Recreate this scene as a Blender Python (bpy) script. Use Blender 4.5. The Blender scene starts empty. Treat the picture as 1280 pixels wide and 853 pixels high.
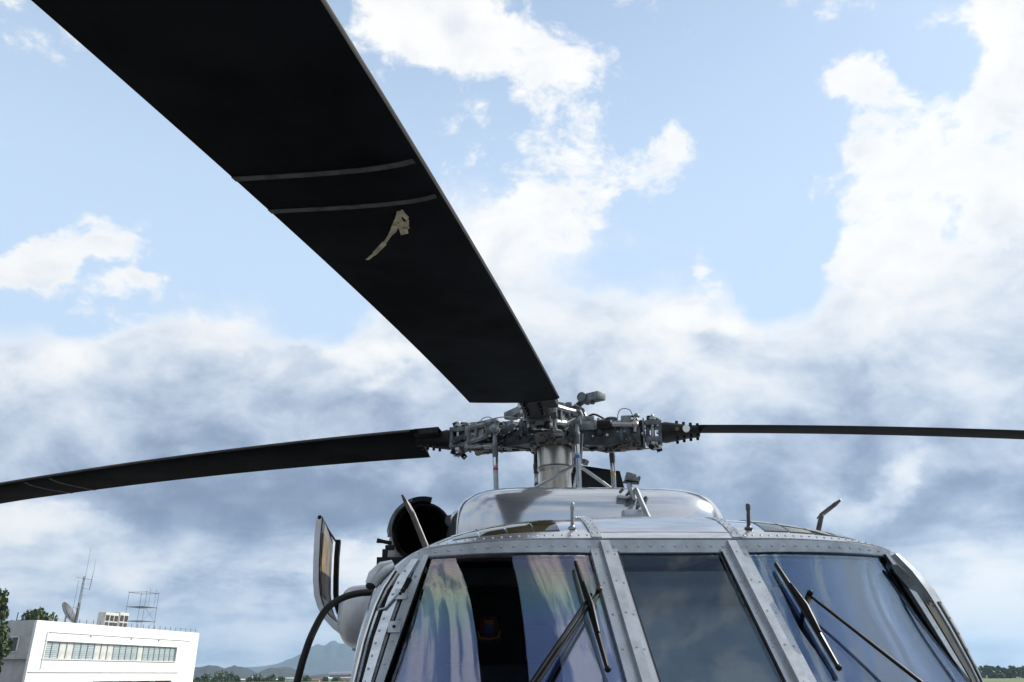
import bpy, bmesh, math, random
import numpy as np
from mathutils import Vector, Matrix, Euler, noise as mnoise
random.seed(7)
R_ = math.radians
SC = bpy.context.scene
COL = SC.collection

# ------------------------------------------------------------------ camera
FPX = 1005.0                                     # focal length for a 1280 px wide frame
CAM = Vector((-1.03, -5.29, 1.95))
def cam_axes(yaw, pitch, roll):
    fw = Vector((math.sin(yaw)*math.cos(pitch), math.cos(yaw)*math.cos(pitch), math.sin(pitch)))
    r = Vector((math.cos(yaw), -math.sin(yaw), 0)); u = r.cross(fw)
    return r*math.cos(roll)-u*math.sin(roll), u*math.cos(roll)+r*math.sin(roll), fw
def cam_matrix(ax):
    r, u, f = ax
    m = Matrix((r, u, -f)).transposed().to_4x4(); m.translation = CAM
    return m
AXW = cam_axes(R_(8.0), R_(22.54), R_(0.2))      # against the level ground
AXH = cam_axes(R_(8.0), R_(22.3), R_(1.2))       # against the helicopter, which stands about a degree off level
cd = bpy.data.cameras.new('camera'); cam = bpy.data.objects.new('camera', cd); COL.objects.link(cam)
cd.sensor_width = 36; cd.sensor_fit = 'HORIZONTAL'; cd.lens = FPX/1280*36
cd.clip_start = 0.05; cd.clip_end = 40000
cam.matrix_world = cam_matrix(AXW); SC.camera = cam
HELI_M = cam_matrix(AXW) @ cam_matrix(AXH).inverted()

def ray(x, y, ax=AXH):
    r, u, f = ax
    return (f*FPX + r*(x-640) + u*(426.5-y)).normalized()
def at_y(x, y, Y, ax=AXH):
    d = ray(x, y, ax); return CAM + d*((Y-CAM.y)/d.y)
def at_z(x, y, Z, ax=AXH):
    d = ray(x, y, ax); return CAM + d*((Z-CAM.z)/d.z)
def at_d(x, y, dist, ax=AXW):
    d = ray(x, y, ax); h = Vector((d.x, d.y, 0)).length; return CAM + d*(dist/h)

# ------------------------------------------------------------------ render look
SC.view_settings.view_transform = 'Standard'; SC.view_settings.look = 'None'
SC.view_settings.exposure = 0.8; SC.view_settings.gamma = 1.0
EXPK = 2**SC.view_settings.exposure
SUN_EL, SUN_AZ = R_(38), R_(78)                  # azimuth from +Y towards +X

# ------------------------------------------------------------------ node helpers
class NT:
    def __init__(s, tree): s.t = tree; s.n = tree.nodes; s.l = tree.links
    def node(s, typ, **kw):
        n = s.n.new(typ)
        for k, v in kw.items(): setattr(n, k, v)
        return n
    def put(s, sock, v):
        if v is None: return
        if isinstance(v, bpy.types.NodeSocket): s.l.new(v, sock)
        else:
            try: sock.default_value = v
            except Exception: sock.default_value = tuple(v)+(1,)
    def m(s, op, a, b=None, c=None, clamp=False):
        n = s.node('ShaderNodeMath', operation=op); n.use_clamp = clamp
        for i, v in enumerate((a, b, c)): s.put(n.inputs[i], v) if v is not None else None
        return n.outputs[0]
    def v(s, op, a, b=None, c=None):
        n = s.node('ShaderNodeVectorMath', operation=op)
        for i, q in enumerate((a, b, c)):
            if q is not None: s.put(n.inputs[i], q)
        return n.outputs['Value'] if op in ('DOT_PRODUCT', 'LENGTH', 'DISTANCE') else n.outputs[0]
    def ss(s, x, a, b, lo=0., hi=1., kind='SMOOTHSTEP'):
        n = s.node('ShaderNodeMapRange', interpolation_type=kind)
        for k, q in zip(('Value', 'From Min', 'From Max', 'To Min', 'To Max'), (x, a, b, lo, hi)): s.put(n.inputs[k], q)
        return n.outputs[0]
    def noise(s, vec, scale, detail=6, rough=.55, dist=0., lac=2.0):
        n = s.node('ShaderNodeTexNoise'); s.put(n.inputs['Vector'], vec)
        n.inputs['Scale'].default_value = scale; n.inputs['Detail'].default_value = detail
        n.inputs['Roughness'].default_value = rough; n.inputs['Distortion'].default_value = dist
        n.inputs['Lacunarity'].default_value = lac
        return n.outputs[0]
    def mix(s, f, a, b, kind='MIX'):
        n = s.node('ShaderNodeMix', data_type='RGBA', blend_type=kind)
        s.put(n.inputs[0], f); s.put(n.inputs[6], a); s.put(n.inputs[7], b); return n.outputs[2]
    def xyz(s, a, b, c):
        n = s.node('ShaderNodeCombineXYZ')
        for i, q in enumerate((a, b, c)): s.put(n.inputs[i], q)
        return n.outputs[0]
    def sep(s, a):
        n = s.node('ShaderNodeSeparateXYZ'); s.put(n.inputs[0], a); return n.outputs

# ------------------------------------------------------------------ sky
W = bpy.data.worlds.new('World'); SC.world = W; W.use_nodes = True
STR = 0.1
def build_sky():
    W.node_tree.nodes.clear(); t = NT(W.node_tree)
    out = t.node('ShaderNodeOutputWorld'); bg = t.node('ShaderNodeBackground'); bg.inputs[1].default_value = STR
    t.l.new(bg.outputs[0], out.inputs[0])
    sky = t.node('ShaderNodeTexSky', sky_type='NISHITA'); sky.sun_disc = False
    sky.sun_elevation = SUN_EL; sky.sun_rotation = SUN_AZ; sky.dust_density = 1.0; sky.ozone_density = 1.6
    D = t.node('ShaderNodeTexCoord').outputs['Generated']
    r, u, f = AXW
    # coordinates on a plane tangent to the celestial sphere, fixed in the world
    td = t.m('MAXIMUM', t.v('DOT_PRODUCT', D, tuple(f)), .08)
    U = t.m('MULTIPLY', t.m('DIVIDE', t.v('DOT_PRODUCT', D, tuple(r)), td), 10.05)
    V = t.m('MULTIPLY', t.m('DIVIDE', t.v('DOT_PRODUCT', D, tuple(u)), td), 10.05)
    el = t.sep(D)[2]                                         # sine of the elevation
    Dn = t.v('MULTIPLY', D, (1, 1, 1.5))
    n1 = t.noise(Dn, 8.0, 12, .66, .3)
    n2 = t.noise(t.v('ADD', Dn, (2.4, -9.3, 6.6)), 2.3, 6, .55, .2)
    n3 = t.noise(t.v('ADD', Dn, (7.3, -2.2, 1.1)), 17, 9, .66, .4)
    nw = t.node('ShaderNodeTexNoise'); t.put(nw.inputs['Vector'], Dn); nw.inputs['Scale'].default_value = 8; nw.inputs['Detail'].default_value = 8; nw.inputs['Roughness'].default_value = .6
    wv = t.v('MULTIPLY_ADD', t.v('SUBTRACT', nw.outputs[1], (.5, .5, .5)), (1.2, 1.0, 0), t.xyz(U, V, 0))
    def blobs(lst, vec):
        acc = None
        for cx, cy, rx, ry, w, *a in lst:
            mp = t.node('ShaderNodeMapping', vector_type='TEXTURE')
            t.put(mp.inputs[0], vec)
            mp.inputs['Location'].default_value = ((cx-640)/100, (426.5-cy)/100, 0)
            mp.inputs['Rotation'].default_value = (0, 0, R_(a[0]) if a else 0)
            mp.inputs['Scale'].default_value = (rx/100, ry/100, 1)
            b = t.ss(t.v('LENGTH', mp.outputs[0]), 1.45, .25, 0, w)
            acc = b if acc is None else t.m('ADD', acc, b)
        return acc
    CUM = [(600, 40, 150, 75, .95, -12), (700, 140, 75, 95, .9, 35), (520, 20, 90, 70, .8), (790, 0, 60, 25, .45),
           (832, 205, 78, 42, .78, 25), (700, 268, 70, 42, .85, 25), (640, 275, 75, 36, .6, 20),
           (1070, 105, 66, 46, .85, -10), (1150, 170, 105, 85, .95), (1262, 50, 95, 90, .95), (1260, 230, 150, 130, 1.), (1170, 285, 130, 110, .95),
           (1075, 300, 60, 75, .75), (1170, 380, 130, 70, .7), (1192, 85, 48, 44, -1.0), (1140, 100, 44, 26, -.6), (1165, 150, 40, 24, -.5), (1010, 350, 30, 60, -.3),
           (112, 300, 105, 36, 1.0, 12), (40, 330, 60, 34, .9), (165, 358, 55, 18, .6), (62, 470, 85, 42, .95, 18), (275, 425, 95, 36, .65, 10),
           (470, 447, 66, 26, .85, 10), (880, 388, 66, 26, .85, -8),
           (1245, 470, 120, 90, .6), (905, 110, 16, 22, .3), (880, 325, 26, 26, .35),
           (930, 190, 70, 130, -.35), (400, 360, 110, 60, -.3), (960, 330, 50, 70, -.4), (60, 130, 170, 110, -.2)]
    cum = blobs(CUM, wv)
    inview = t.ss(t.v('LENGTH', t.xyz(t.m('DIVIDE', U, 8.2), t.m('DIVIDE', V, 6.0), 0)), 1.25, .85)
    elw = t.m('ADD', el, t.m('ADD', t.m('MULTIPLY_ADD', n2, .42, -.21), t.m('MULTIPLY_ADD', n1, .16, -.08)))
    deck = t.ss(elw, math.sin(R_(22)), math.sin(R_(12)), 0, 1.3)
    # scattered cumulus over the rest of the sky
    rest = t.m('MULTIPLY', t.ss(t.m('ADD', t.m('MULTIPLY', n2, .75), t.m('MULTIPLY', n1, .25)), .40, .56, 0, 1.0), t.m('SUBTRACT', 1, inview))
    den = t.m('ADD', t.m('ADD', t.m('ADD', t.m('MULTIPLY', t.m('MINIMUM', cum, 1.1), .92), deck), t.m('MULTIPLY', rest, .9)), t.m('MULTIPLY_ADD', n1, 3.0, -1.84))
    den = t.m('ADD', den, t.m('MULTIPLY_ADD', n3, 1.7, -.85))
    SOFT = [(690, 370, 190, 110, .62), (600, 300, 90, 80, .4), (250, 460, 230, 80, .72), (500, 480, 160, 70, .7), (1140, 430, 230, 110, .8), (860, 440, 190, 80, .62), (400, 425, 80, 50, -.85), (985, 385, 45, 70, -.95), (130, 395, 70, 26, -.6), (760, 330, 60, 30, -.3)]
    dsoft = t.m('ADD', t.m('ADD', blobs(SOFT, wv), t.ss(elw, math.sin(R_(26)), math.sin(R_(16)), 0, 1.3)), t.m('ADD', t.m('MULTIPLY_ADD', n1, 1.1, -.72), t.m('MULTIPLY_ADD', n3, .5, -.25)))
    soft = t.ss(dsoft, -.05, .85)
    crisp = t.ss(den, -.06, .56)
    mask = t.m('SUBTRACT', t.m('ADD', crisp, soft), t.m('MULTIPLY', crisp, soft), clamp=True)
    thick = t.ss(t.m('MAXIMUM', den, t.m('MULTIPLY', dsoft, .9)), .12, .95)
    GREY = [(330, 618, 290, 66, .58), (960, 655, 190, 40, .22), (560, 470, 210, 90, .30), (240, 500, 170, 60, .22), (930, 590, 330, 80, .24), (1120, 530, 160, 60, .12), (1240, 640, 200, 45, .34, 8), (760, 430, 130, 60, .12),
            (1160, 340, 150, 40, .05), (1260, 300, 40, 60, .12), (650, 360, 140, 70, .10), (1100, 430, 200, 40, .08), (200, 740, 260, 40, .18), (1010, 690, 130, 40, .2), (330, 720, 120, 40, .15),
            (50, 655, 105, 24, -.50, 6), (445, 712, 60, 30, -.5), (1240, 765, 130, 46, -.48), (1090, 615, 120, 22, -.36, 28), (60, 460, 90, 30, -.25, 18), (470, 446, 62, 24, -.45), (885, 386, 60, 22, -.35), (70, 720, 90, 30, -.3),
            (300, 415, 60, 22, -.15), (250, 800, 120, 22, -.15), (700, 640, 200, 40, .12)]
    gb = blobs(GREY, t.v('MULTIPLY_ADD', t.v('SUBTRACT', nw.outputs[1], (.5, .5, .5)), (2.4, 1.3, 0), t.xyz(U, V, 0)))
    ge = t.ss(el, math.sin(R_(30)), math.sin(R_(12)), 0, .51)
    dl = (r*.85+u*.45)*.045
    lit = t.m('SUBTRACT', t.noise(t.v('ADD', Dn, tuple(dl)), 9.0, 8, .58, .3), t.noise(Dn, 9.0, 8, .58, .3))
    n4 = t.noise(t.v('MULTIPLY', D, (3.2, 3.2, 7.0)), 1.0, 9, .60, .3)
    n5 = t.noise(t.v('MULTIPLY', D, (7, 7, 26)), 1.0, 9, .62, .4)
    low = t.ss(el, math.sin(R_(13)), math.sin(R_(4)))
    g = t.m('ADD', t.m('ADD', gb, ge), t.m('MULTIPLY_ADD', n2, .24, -.12))
    g = t.m('ADD', g, t.m('MULTIPLY_ADD', lit, 1.15, .09))
    g = t.m('ADD', g, t.m('MULTIPLY_ADD', n4, .20, -.10))
    g = t.m('ADD', g, t.m('MULTIPLY', t.m('MULTIPLY_ADD', n5, 1.7, -.97), low))
    g = t.m('ADD', g, t.m('MULTIPLY_ADD', n3, .16, -.08))
    g = t.m('MULTIPLY', g, t.ss(thick, 0, .8, .3, 1.0))
    g = t.ss(g, -.12, 1.35)
    k = 1/(STR*EXPK)
    ramp = t.node('ShaderNodeValToRGB'); t.put(ramp.inputs[0], g)
    els = ramp.color_ramp.elements
    stops = [(0., (1.04, 1.035, 1.02)), (.12, (.94, .95, .965)), (.3, (.77, .825, .90)), (.55, (.535, .62, .755)), (.8, (.33, .41, .555)), (1., (.20, .26, .385))]
    els[0].position, els[1].position = 0., 1.
    for p, _ in stops[1:-1]: els.new(p)
    for e, (p, c) in zip(els, stops): e.color = (*c, 1)
    cloud = t.v('SCALE', ramp.outputs[0]); cloud.node.inputs['Scale'].default_value = k
    base = t.v('SCALE', sky.outputs[0]); base.node.inputs['Scale'].default_value = 1.0
    veil = t.mix(t.ss(el, 1.0, .42, .12, .9), base, tuple(c*k for c in (.63, .80, 1.02)))
    t.l.new(t.mix(mask, veil, cloud), bg.inputs[0])
build_sky()
sd = bpy.data.lights.new('sun', 'SUN'); sun = bpy.data.objects.new('sun', sd); COL.objects.link(sun)
sd.energy = 3.2; sd.angle = R_(.5); sd.color = (1, .955, .89)
sun.rotation_euler = Vector((-math.sin(SUN_AZ)*math.cos(SUN_EL), -math.cos(SUN_AZ)*math.cos(SUN_EL), -math.sin(SUN_EL))).to_track_quat('-Z', 'Y').to_euler()

# ------------------------------------------------------------------ materials
def mat(name, col, rough=.5, metal=0., var=.0, vscale=6., bump=0., bscale=40., rvar=0., coat=0., spec=.5, stretch=(1, 1, 1), col2=None, alpha=None):
    M = bpy.data.materials.new(name); M.use_nodes = True; t = NT(M.node_tree)
    b = t.n['Principled BSDF']
    b.inputs['Metallic'].default_value = metal; b.inputs['Roughness'].default_value = rough
    b.inputs['Coat Weight'].default_value = coat; b.inputs['Coat Roughness'].default_value = .06
    b.inputs['Specular IOR Level'].default_value = spec
    co = t.v('MULTIPLY', t.node('ShaderNodeTexCoord').outputs['Object'], stretch)
    if var or col2:
        n = t.noise(co, vscale, 8, .6)
        c2 = col2 or tuple(max(0, c*(1-var)) for c in col); c1 = col if col2 else tuple(min(1, c*(1+var)) for c in col)
        t.l.new(t.mix(t.ss(n, .36, .66), (*c1, 1), (*c2, 1)), b.inputs['Base Color'])
    else: b.inputs['Base Color'].default_value = (*col, 1)
    if rvar:
        t.l.new(t.m('ADD', t.m('MULTIPLY_ADD', t.noise(co, vscale*2.3, 7, .65), rvar*2, -rvar), rough, clamp=True), b.inputs['Roughness'])
    if bump:
        bn = t.node('ShaderNodeBump'); bn.inputs['Strength'].default_value = bump; bn.inputs['Distance'].default_value = .02
        t.l.new(t.noise(co, bscale, 6, .6), bn.inputs['Height']); t.l.new(bn.outputs[0], b.inputs['Normal'])
    return M
M = {}
M['silver'] = mat('silver_paint', (.47, .50, .545), .17, .72, .06, 3, .010, 9, .05, coat=.6)
M['alu'] = mat('brushed_aluminium', (.52, .55, .59), .24, .85, .12, 5, .03, 30, .10, stretch=(1, 6, 6))
M['strip'] = mat('grey_painted_metal', (.37, .40, .43), .34, .55, .14, 14, .01, 60, .12)
M['pillar'] = mat('grey_enamel', (.41, .44, .47), .28, .5, .12, 9, .008, 30, .1)
M['chrome'] = mat('polished_metal', (.62, .62, .62), .14, 1., .08, 9, 0, 10, .06)
M['hubdark'] = mat('dark_grey_hub_paint', (.026, .032, .038), .42, .25, .45, 14, .12, 55, .15)
M['hublight'] = mat('light_grey_hub_paint', (.125, .143, .15), .42, .25, .5, 16, .08, 60, .12)
M['hubmid'] = mat('mid_grey_hub_paint', (.075, .088, .098), .42, .3, .35, 16, .1, 60, .15)
M['steel'] = mat('bare_steel', (.30, .29, .28), .32, .95, .12, 10, .02, 60, .1)
M['mast'] = mat('bare_mast_metal', (.50, .47, .43), .34, .95, .10, 8, .02, 60, .08, stretch=(6, 6, 1))
M['bronze'] = mat('bronze_fitting', (.085, .065, .05), .4, .8, .2, 20)
M['blade'] = mat('matt_black_blade_paint', (.0058, .0070, .0088), .6, 0, .6, 1.6, .03, 60, .12, spec=.12)
M['blade_edge'] = mat('worn_leading_edge', (.026, .023, .021), .5, .2, .45, 7, .03, 70, .12)
M['blade'].node_tree.nodes['Principled BSDF'].inputs['IOR'].default_value = 1.18
M['tape'] = mat('grey_marking_tape', (.05, .049, .047), .7, 0, .4, 20)
M['cream'] = mat('weathered_cream_tape', (.42, .37, .27), .75, 0, .35, 25, .2, 80)
M['black'] = mat('black_rubber', (.010, .010, .011), .55, 0, .3, 15, .05, 80, spec=.2)
M['blackgl'] = mat('satin_black_metal', (.007, .0075, .009), .38, 0, .3, 12, .02, 50, .1, spec=.12)
M['rod'] = mat('grey_rod', (.32, .34, .36), .3, .8, .15, 12)
M['white'] = mat('white_marker', (.75, .75, .73), .5)
M['red'] = mat('red_band', (.45, .03, .03), .5)
M['yellow'] = mat('yellow_band', (.55, .36, .04), .5)
M['interior'] = mat('black_cockpit_trim', (.022, .024, .027), .9, 0, .3, 5, spec=.1)
M['intgrey'] = mat('grey_cockpit_fabric', (.11, .122, .13), .85, 0, .2, 6, .1, 80)
M['shade'] = mat('grey_shade_cloth', (.42, .48, .52), .85, 0, .10, 4, .05, 90)
M['seat'] = mat('black_seat_fabric', (.012, .012, .013), .9, 0, .3, 9, .2, 90)
M['podgrey'] = mat('pale_grey_enamel', (.47, .48, .50), .32, .1, .10, 5, .02, 20, .08, coat=.3)
M['cowlin'] = mat('cowl_inner_skin', (.20, .18, .165), .4, .3, .35, 7, .05, 30, .1)
M['ochre'] = mat('ochre_placard', (.20, .145, .075), .55, 0, .3, 16)
M['intake'] = mat('intake_liner', (.004, .004, .004), .8, 0, spec=.05)
M['pitot'] = mat('dark_grey_tube', (.075, .07, .07), .38, .5, .3, 20)
M['gold'] = mat('gold_thread', (.50, .33, .06), .6); M['blue'] = mat('blue_thread', (.03, .12, .40), .7); M['redthread'] = mat('red_thread', (.30, .02, .02), .7)
M['overhead'] = mat('tinted_overhead_pane', (.045, .040, .022), .06, 0, .3, 6, spec=.8, coat=.3)

def lerp(a, b, t): return a+(b-a)*t
def glass(name, ior, tint, film=None):
    Mt = bpy.data.materials.new(name); Mt.use_nodes = True; t = NT(Mt.node_tree); t.n.remove(t.n['Principled BSDF'])
    out = t.n['Material Output']
    geo = t.node('ShaderNodeNewGeometry')
    cs = t.m('ABSOLUTE', t.v('DOT_PRODUCT', geo.outputs['Normal'], geo.outputs['Incoming']))
    fres = t.m('MULTIPLY_ADD', t.m('POWER', t.m('SUBTRACT', 1, cs, clamp=True), 5), 1-ior, ior)   # reflectance rising from ior at normal incidence
    fres = t.m('MULTIPLY', fres, t.m('SUBTRACT', 1, geo.outputs['Backfacing']))                   # one coated face
    tr = t.node('ShaderNodeBsdfTransparent'); tr.inputs[0].default_value = (*tint, 1)
    gl = t.node('ShaderNodeBsdfGlossy'); gl.inputs['Roughness'].default_value = .012
    co = t.node('ShaderNodeTexCoord').outputs['Object']
    if film:
        z = t.sep(co)[2]
        w = t.m('ADD', z, t.m('MULTIPLY_ADD', t.noise(co, 2.2, 3, .5, .4), .16, -.08))
        rp = t.node('ShaderNodeValToRGB'); t.put(rp.inputs[0], t.ss(w, film[0], film[1], 0, 1, 'LINEAR'))
        e = rp.color_ramp.elements; e[0].position = 0; e[1].position = 1
        st = film[2]
        for p, _ in st[1:-1]: e.new(p)
        for q, (p, c) in zip(e, st): q.color = (*[lerp(v_, 1., .5) for v_ in c], 1)
        t.l.new(rp.outputs[0], gl.inputs[0])
    else: gl.inputs[0].default_value = (.95, .97, 1, 1)
    bn = t.node('ShaderNodeBump'); bn.inputs['Strength'].default_value = .02; bn.inputs['Distance'].default_value = .02
    t.l.new(t.noise(co, 3.5, 3, .5), bn.inputs['Height']); t.l.new(bn.outputs[0], gl.inputs['Normal'])
    mx = t.node('ShaderNodeMixShader'); t.l.new(fres, mx.inputs[0]); t.l.new(tr.outputs[0], mx.inputs[1]); t.l.new(gl.outputs[0], mx.inputs[2])
    t.l.new(mx.outputs[0], out.inputs[0])
    return Mt
FILM = [(0, (.74, .70, .98)), (.50, (.70, .70, 1.)), (.62, (.72, .76, 1.)), (.69, (.66, .90, .95)), (.745, (.70, 1., .80)), (.80, (.95, 1., .66)), (.86, (1., .88, .66)), (.92, (1., .74, .80)), (1., (.95, .76, .95))]  # interference rainbow, painted into the reflection colour as bands by height
M['glass_film'] = glass('coated_windshield', .52, (.85, .88, .92), (1.55, 2.40, FILM))
M['glass_mid'] = glass('plain_windshield', .085, (.85, .88, .9))
M['glass_blue'] = glass('blue_coated_windshield', .50, (.82, .88, .95), (1.5, 2.4, [(0, (.74, .80, 1.)), (.6, (.66, .80, 1.)), (1., (.66, .86, .98))]))

# ------------------------------------------------------------------ mesh helpers
class MB:
    def __init__(s): s.b = bmesh.new()
    def box(s, c, size, rot=None, bev=0., M4=None):
        r = bmesh.ops.create_cube(s.b, size=1.); vs = r['verts']
        bmesh.ops.scale(s.b, vec=size, verts=vs)
        if bev:
            es = list({e for v in vs for e in v.link_edges})
            q = bmesh.ops.bevel(s.b, geom=es, offset=bev, segments=2, affect='EDGES', profile=.7)
            vs = list({v for f in q['faces'] for v in f.verts} | {v for v in vs if v.is_valid})
        m = (Matrix.Translation(c) @ (rot.to_4x4() if rot is not None else Matrix()))
        if M4 is not None: m = M4 @ m
        bmesh.ops.transform(s.b, matrix=m, verts=vs); return s
    def tube(s, pts, rad, n=10, caps=True, flat=1., up=None):
        pts = [Vector(p) for p in pts]; rad = rad if isinstance(rad, (list, tuple)) else [rad]*len(pts)
        rings = []; prev = None
        for i, p in enumerate(pts):
            d = (pts[min(i+1, len(pts)-1)]-pts[max(i-1, 0)]).normalized()
            a = up or prev or (Vector((0, 0, 1)) if abs(d.z) < .9 else Vector((1, 0, 0)))
            x = d.cross(a).normalized(); y = x.cross(d).normalized(); prev = y
            rings.append([s.b.verts.new(p + x*rad[i]*math.cos(2*math.pi*k/n) + y*rad[i]*flat*math.sin(2*math.pi*k/n)) for k in range(n)])
        for A, B in zip(rings, rings[1:]):
            for k in range(n): s.b.faces.new((A[k], A[(k+1) % n], B[(k+1) % n], B[k]))
        if caps:
            s.b.faces.new(rings[0][::-1]); s.b.faces.new(rings[-1])
        return s
    def cyl(s, a, b, r, r2=None, n=14): return s.tube([a, b], [r, r if r2 is None else r2], n)
    def lathe(s, prof, o=(0, 0, 0), axis=(0, 0, 1), n=24, close=False):
        ax = Vector(axis).normalized(); q = ax.to_track_quat('Z', 'Y').to_matrix(); o = Vector(o)
        rings = [[s.b.verts.new(o + q @ Vector((max(r, 1e-4)*math.cos(2*math.pi*k/n), max(r, 1e-4)*math.sin(2*math.pi*k/n), z))) for k in range(n)] for r, z in prof]
        for A, B in zip(rings, rings[1:]):
            for k in range(n): s.b.faces.new((A[k], A[(k+1) % n], B[(k+1) % n], B[k]))
        return s
    def prism(s, poly, depth, M4):
        """poly in local xy, extruded +-depth/2 along local z"""
        A = [s.b.verts.new(M4 @ Vector((x, y, -depth/2))) for x, y in poly]; B = [s.b.verts.new(M4 @ Vector((x, y, depth/2))) for x, y in poly]
        n = len(poly)
        s.b.faces.new(A[::-1]); s.b.faces.new(B)
        for k in range(n): s.b.faces.new((A[k], A[(k+1) % n], B[(k+1) % n], B[k]))
        return s
    def grid(s, rows, flip=False, wrap=False):
        V = [[s.b.verts.new(p) for p in r] for r in rows]
        for A, B in zip(V, V[1:]):
            rng = range(len(A)) if wrap else range(len(A)-1)
            for k in rng:
                q = (A[k], A[(k+1) % len(A)], B[(k+1) % len(A)], B[k])
                s.b.faces.new(q[::-1] if flip else q)
        return s
    def dome(s, p, nrm, r, h=.5):
        q = Vector(nrm).to_track_quat('Z', 'Y').to_matrix(); p = Vector(p)
        A = [s.b.verts.new(p + q @ Vector((r*math.cos(k*math.pi/3), r*math.sin(k*math.pi/3), -r*.1))) for k in range(6)]
        B = [s.b.verts.new(p + q @ Vector((.65*r*math.cos(k*math.pi/3), .65*r*math.sin(k*math.pi/3), r*h))) for k in range(6)]
        for k in range(6): s.b.faces.new((A[k], A[(k+1) % 6], B[(k+1) % 6], B[k]))
        s.b.faces.new(B); return s
    def ball(s, c, r, sc=(1, 1, 1), n=12):
        q = bmesh.ops.create_uvsphere(s.b, u_segments=n, v_segments=max(6, n//2+2), radius=r)
        bmesh.ops.transform(s.b, matrix=Matrix.Translation(c) @ Matrix.Diagonal((*sc, 1)), verts=q['verts']); return s
    def mesh(s, name, m, ang=35, solid=0., fix=True):
        if fix: bmesh.ops.recalc_face_normals(s.b, faces=s.b.faces)
        me = bpy.data.meshes.new(name); s.b.to_mesh(me); s.b.free()
        me.shade_smooth(); me.set_sharp_from_angle(angle=R_(ang))
        if m is not None: me.materials.append(m)
        return me
    def build(s, name, m, parent=None, ang=35, stuff=False, fix=True):
        return link(name, s.mesh(name, m, ang, fix=fix), parent, stuff)
def link(name, me, parent=None, stuff=False):
    o = bpy.data.objects.new(name, me); COL.objects.link(o)
    if parent is not None: o.parent = parent
    if stuff: o['kind'] = 'stuff'
    return o
def thing(name, label, cat, loc=(0, 0, 0), rz=0, group=None):
    o = bpy.data.objects.new(name, None); COL.objects.link(o); o.location = loc; o.rotation_euler = (0, 0, rz); o.empty_display_size = .3
    return tag(o, label, cat, group)
def tag(o, label, cat, group=None):
    o['label'] = label; o['category'] = cat
    if group: o['group'] = group
    return o
def copy_tree(o, parent=None):
    c = o.copy(); COL.objects.link(c)
    if parent is not None: c.parent = parent
    for ch in list(o.children): copy_tree(ch, c)
    return c
def lerp(a, b, t): return a+(b-a)*t
def interp(x, xs, ys): return float(np.interp(x, xs, ys))

# ================================================================== GROUND AND FAR LAND
def ground():
    b = MB(); n = 96; Rr = 9000
    rows = []
    for rr in (.01, 60, 200, 300, 360, 400, 440, 480, 520, 600, 800, 1500, 3000, 6000, Rr):
        L = []
        for k in range(n):
            a = 2*math.pi*k/n; x, y = rr*math.cos(a), rr*math.sin(a); d = min(max((rr-320)/180, 0), 1); d = d*d*(3-2*d)
            L.append((x, y, -d*interp(x/rr, (-.3, .3), (4.6, 1.5))))
        rows.append(L)
    b.grid(rows, wrap=True)
    o = b.build('ground', mat('airfield_grass', (.075, .115, .028), .9, 0, 0, .02, 0, 1, col2=(.11, .13, .04))); o['kind'] = 'structure'
    a = MB(); a.box((-20, 20, -.046), (260, 240, .1)); o = a.build('apron', mat('apron_concrete', (.165, .16, .15), .85, 0, .15, .5, .1, 8)); o['kind'] = 'structure'
ground()
def ridge(name, pts, dist, depth, m, seed, rough):
    """hill range: skyline points (x, y in the photograph) set out at a real distance, with a body behind and in front of it"""
    rows = []; xs = [p[0] for p in pts]; ys = [p[1] for p in pts]
    cols = np.linspace(xs[0], xs[-1], 150)
    prof = [(-1., 0.), (-.75, .10), (-.5, .32), (-.3, .56), (-.15, .80), (0, 1.), (.25, .7), (.6, .3), (1., 0.)]
    for pz, ph in prof:
        row = []
        for x in cols:
            P = at_d(x, interp(x, xs, ys), dist); d = Vector((P.x-CAM.x, P.y-CAM.y, 0)).normalized()
            q = P + d*pz*depth
            h = max(P.z, 1) * ph
            nz = mnoise.fractal(Vector((q.x, q.y, seed))*(6/depth), .9, 2.1, 6)
            row.append((q.x, q.y, h*(1+rough*nz*(ph < .99 or .25)) - (2 if ph == 0 else 0)))
        rows.append(row)
    b = MB(); b.grid(rows); o = b.build(name, m, ang=180); o['kind'] = 'structure'; return o
M['mtn'] = mat('forested_mountain', (.026, .038, .036), .95, 0, .35, .004)
M['hill'] = mat('forested_hill', (.018, .027, .024), .95, 0, .5, .03)
ridge('mountain', [(150, 838), (230, 838), (280, 837), (319, 834), (345, 830), (365, 824), (381, 817), (390, 811), (397, 807), (402, 808.5), (406, 808), (412, 803), (419, 800.5), (424, 803), (430, 803.5), (437, 806), (442, 807), (470, 815), (520, 828), (600, 838)], 6200, 1500, M['mtn'], 2., .5)
ridge('hills', [(200, 842), (225, 838), (243, 835.5), (252, 835), (261, 832), (270, 833), (281, 836), (288, 832.5), (294, 831), (302, 833), (310.5, 835.5), (322, 842), (330, 838), (338, 835.5), (346, 836), (355, 834.5), (363, 836), (371, 838), (380, 842), (388, 845), (400, 843), (414, 841), (422, 842), (429, 843), (445, 846), (500, 849)], 2300, 500, M['hill'], 9., .8)

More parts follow.
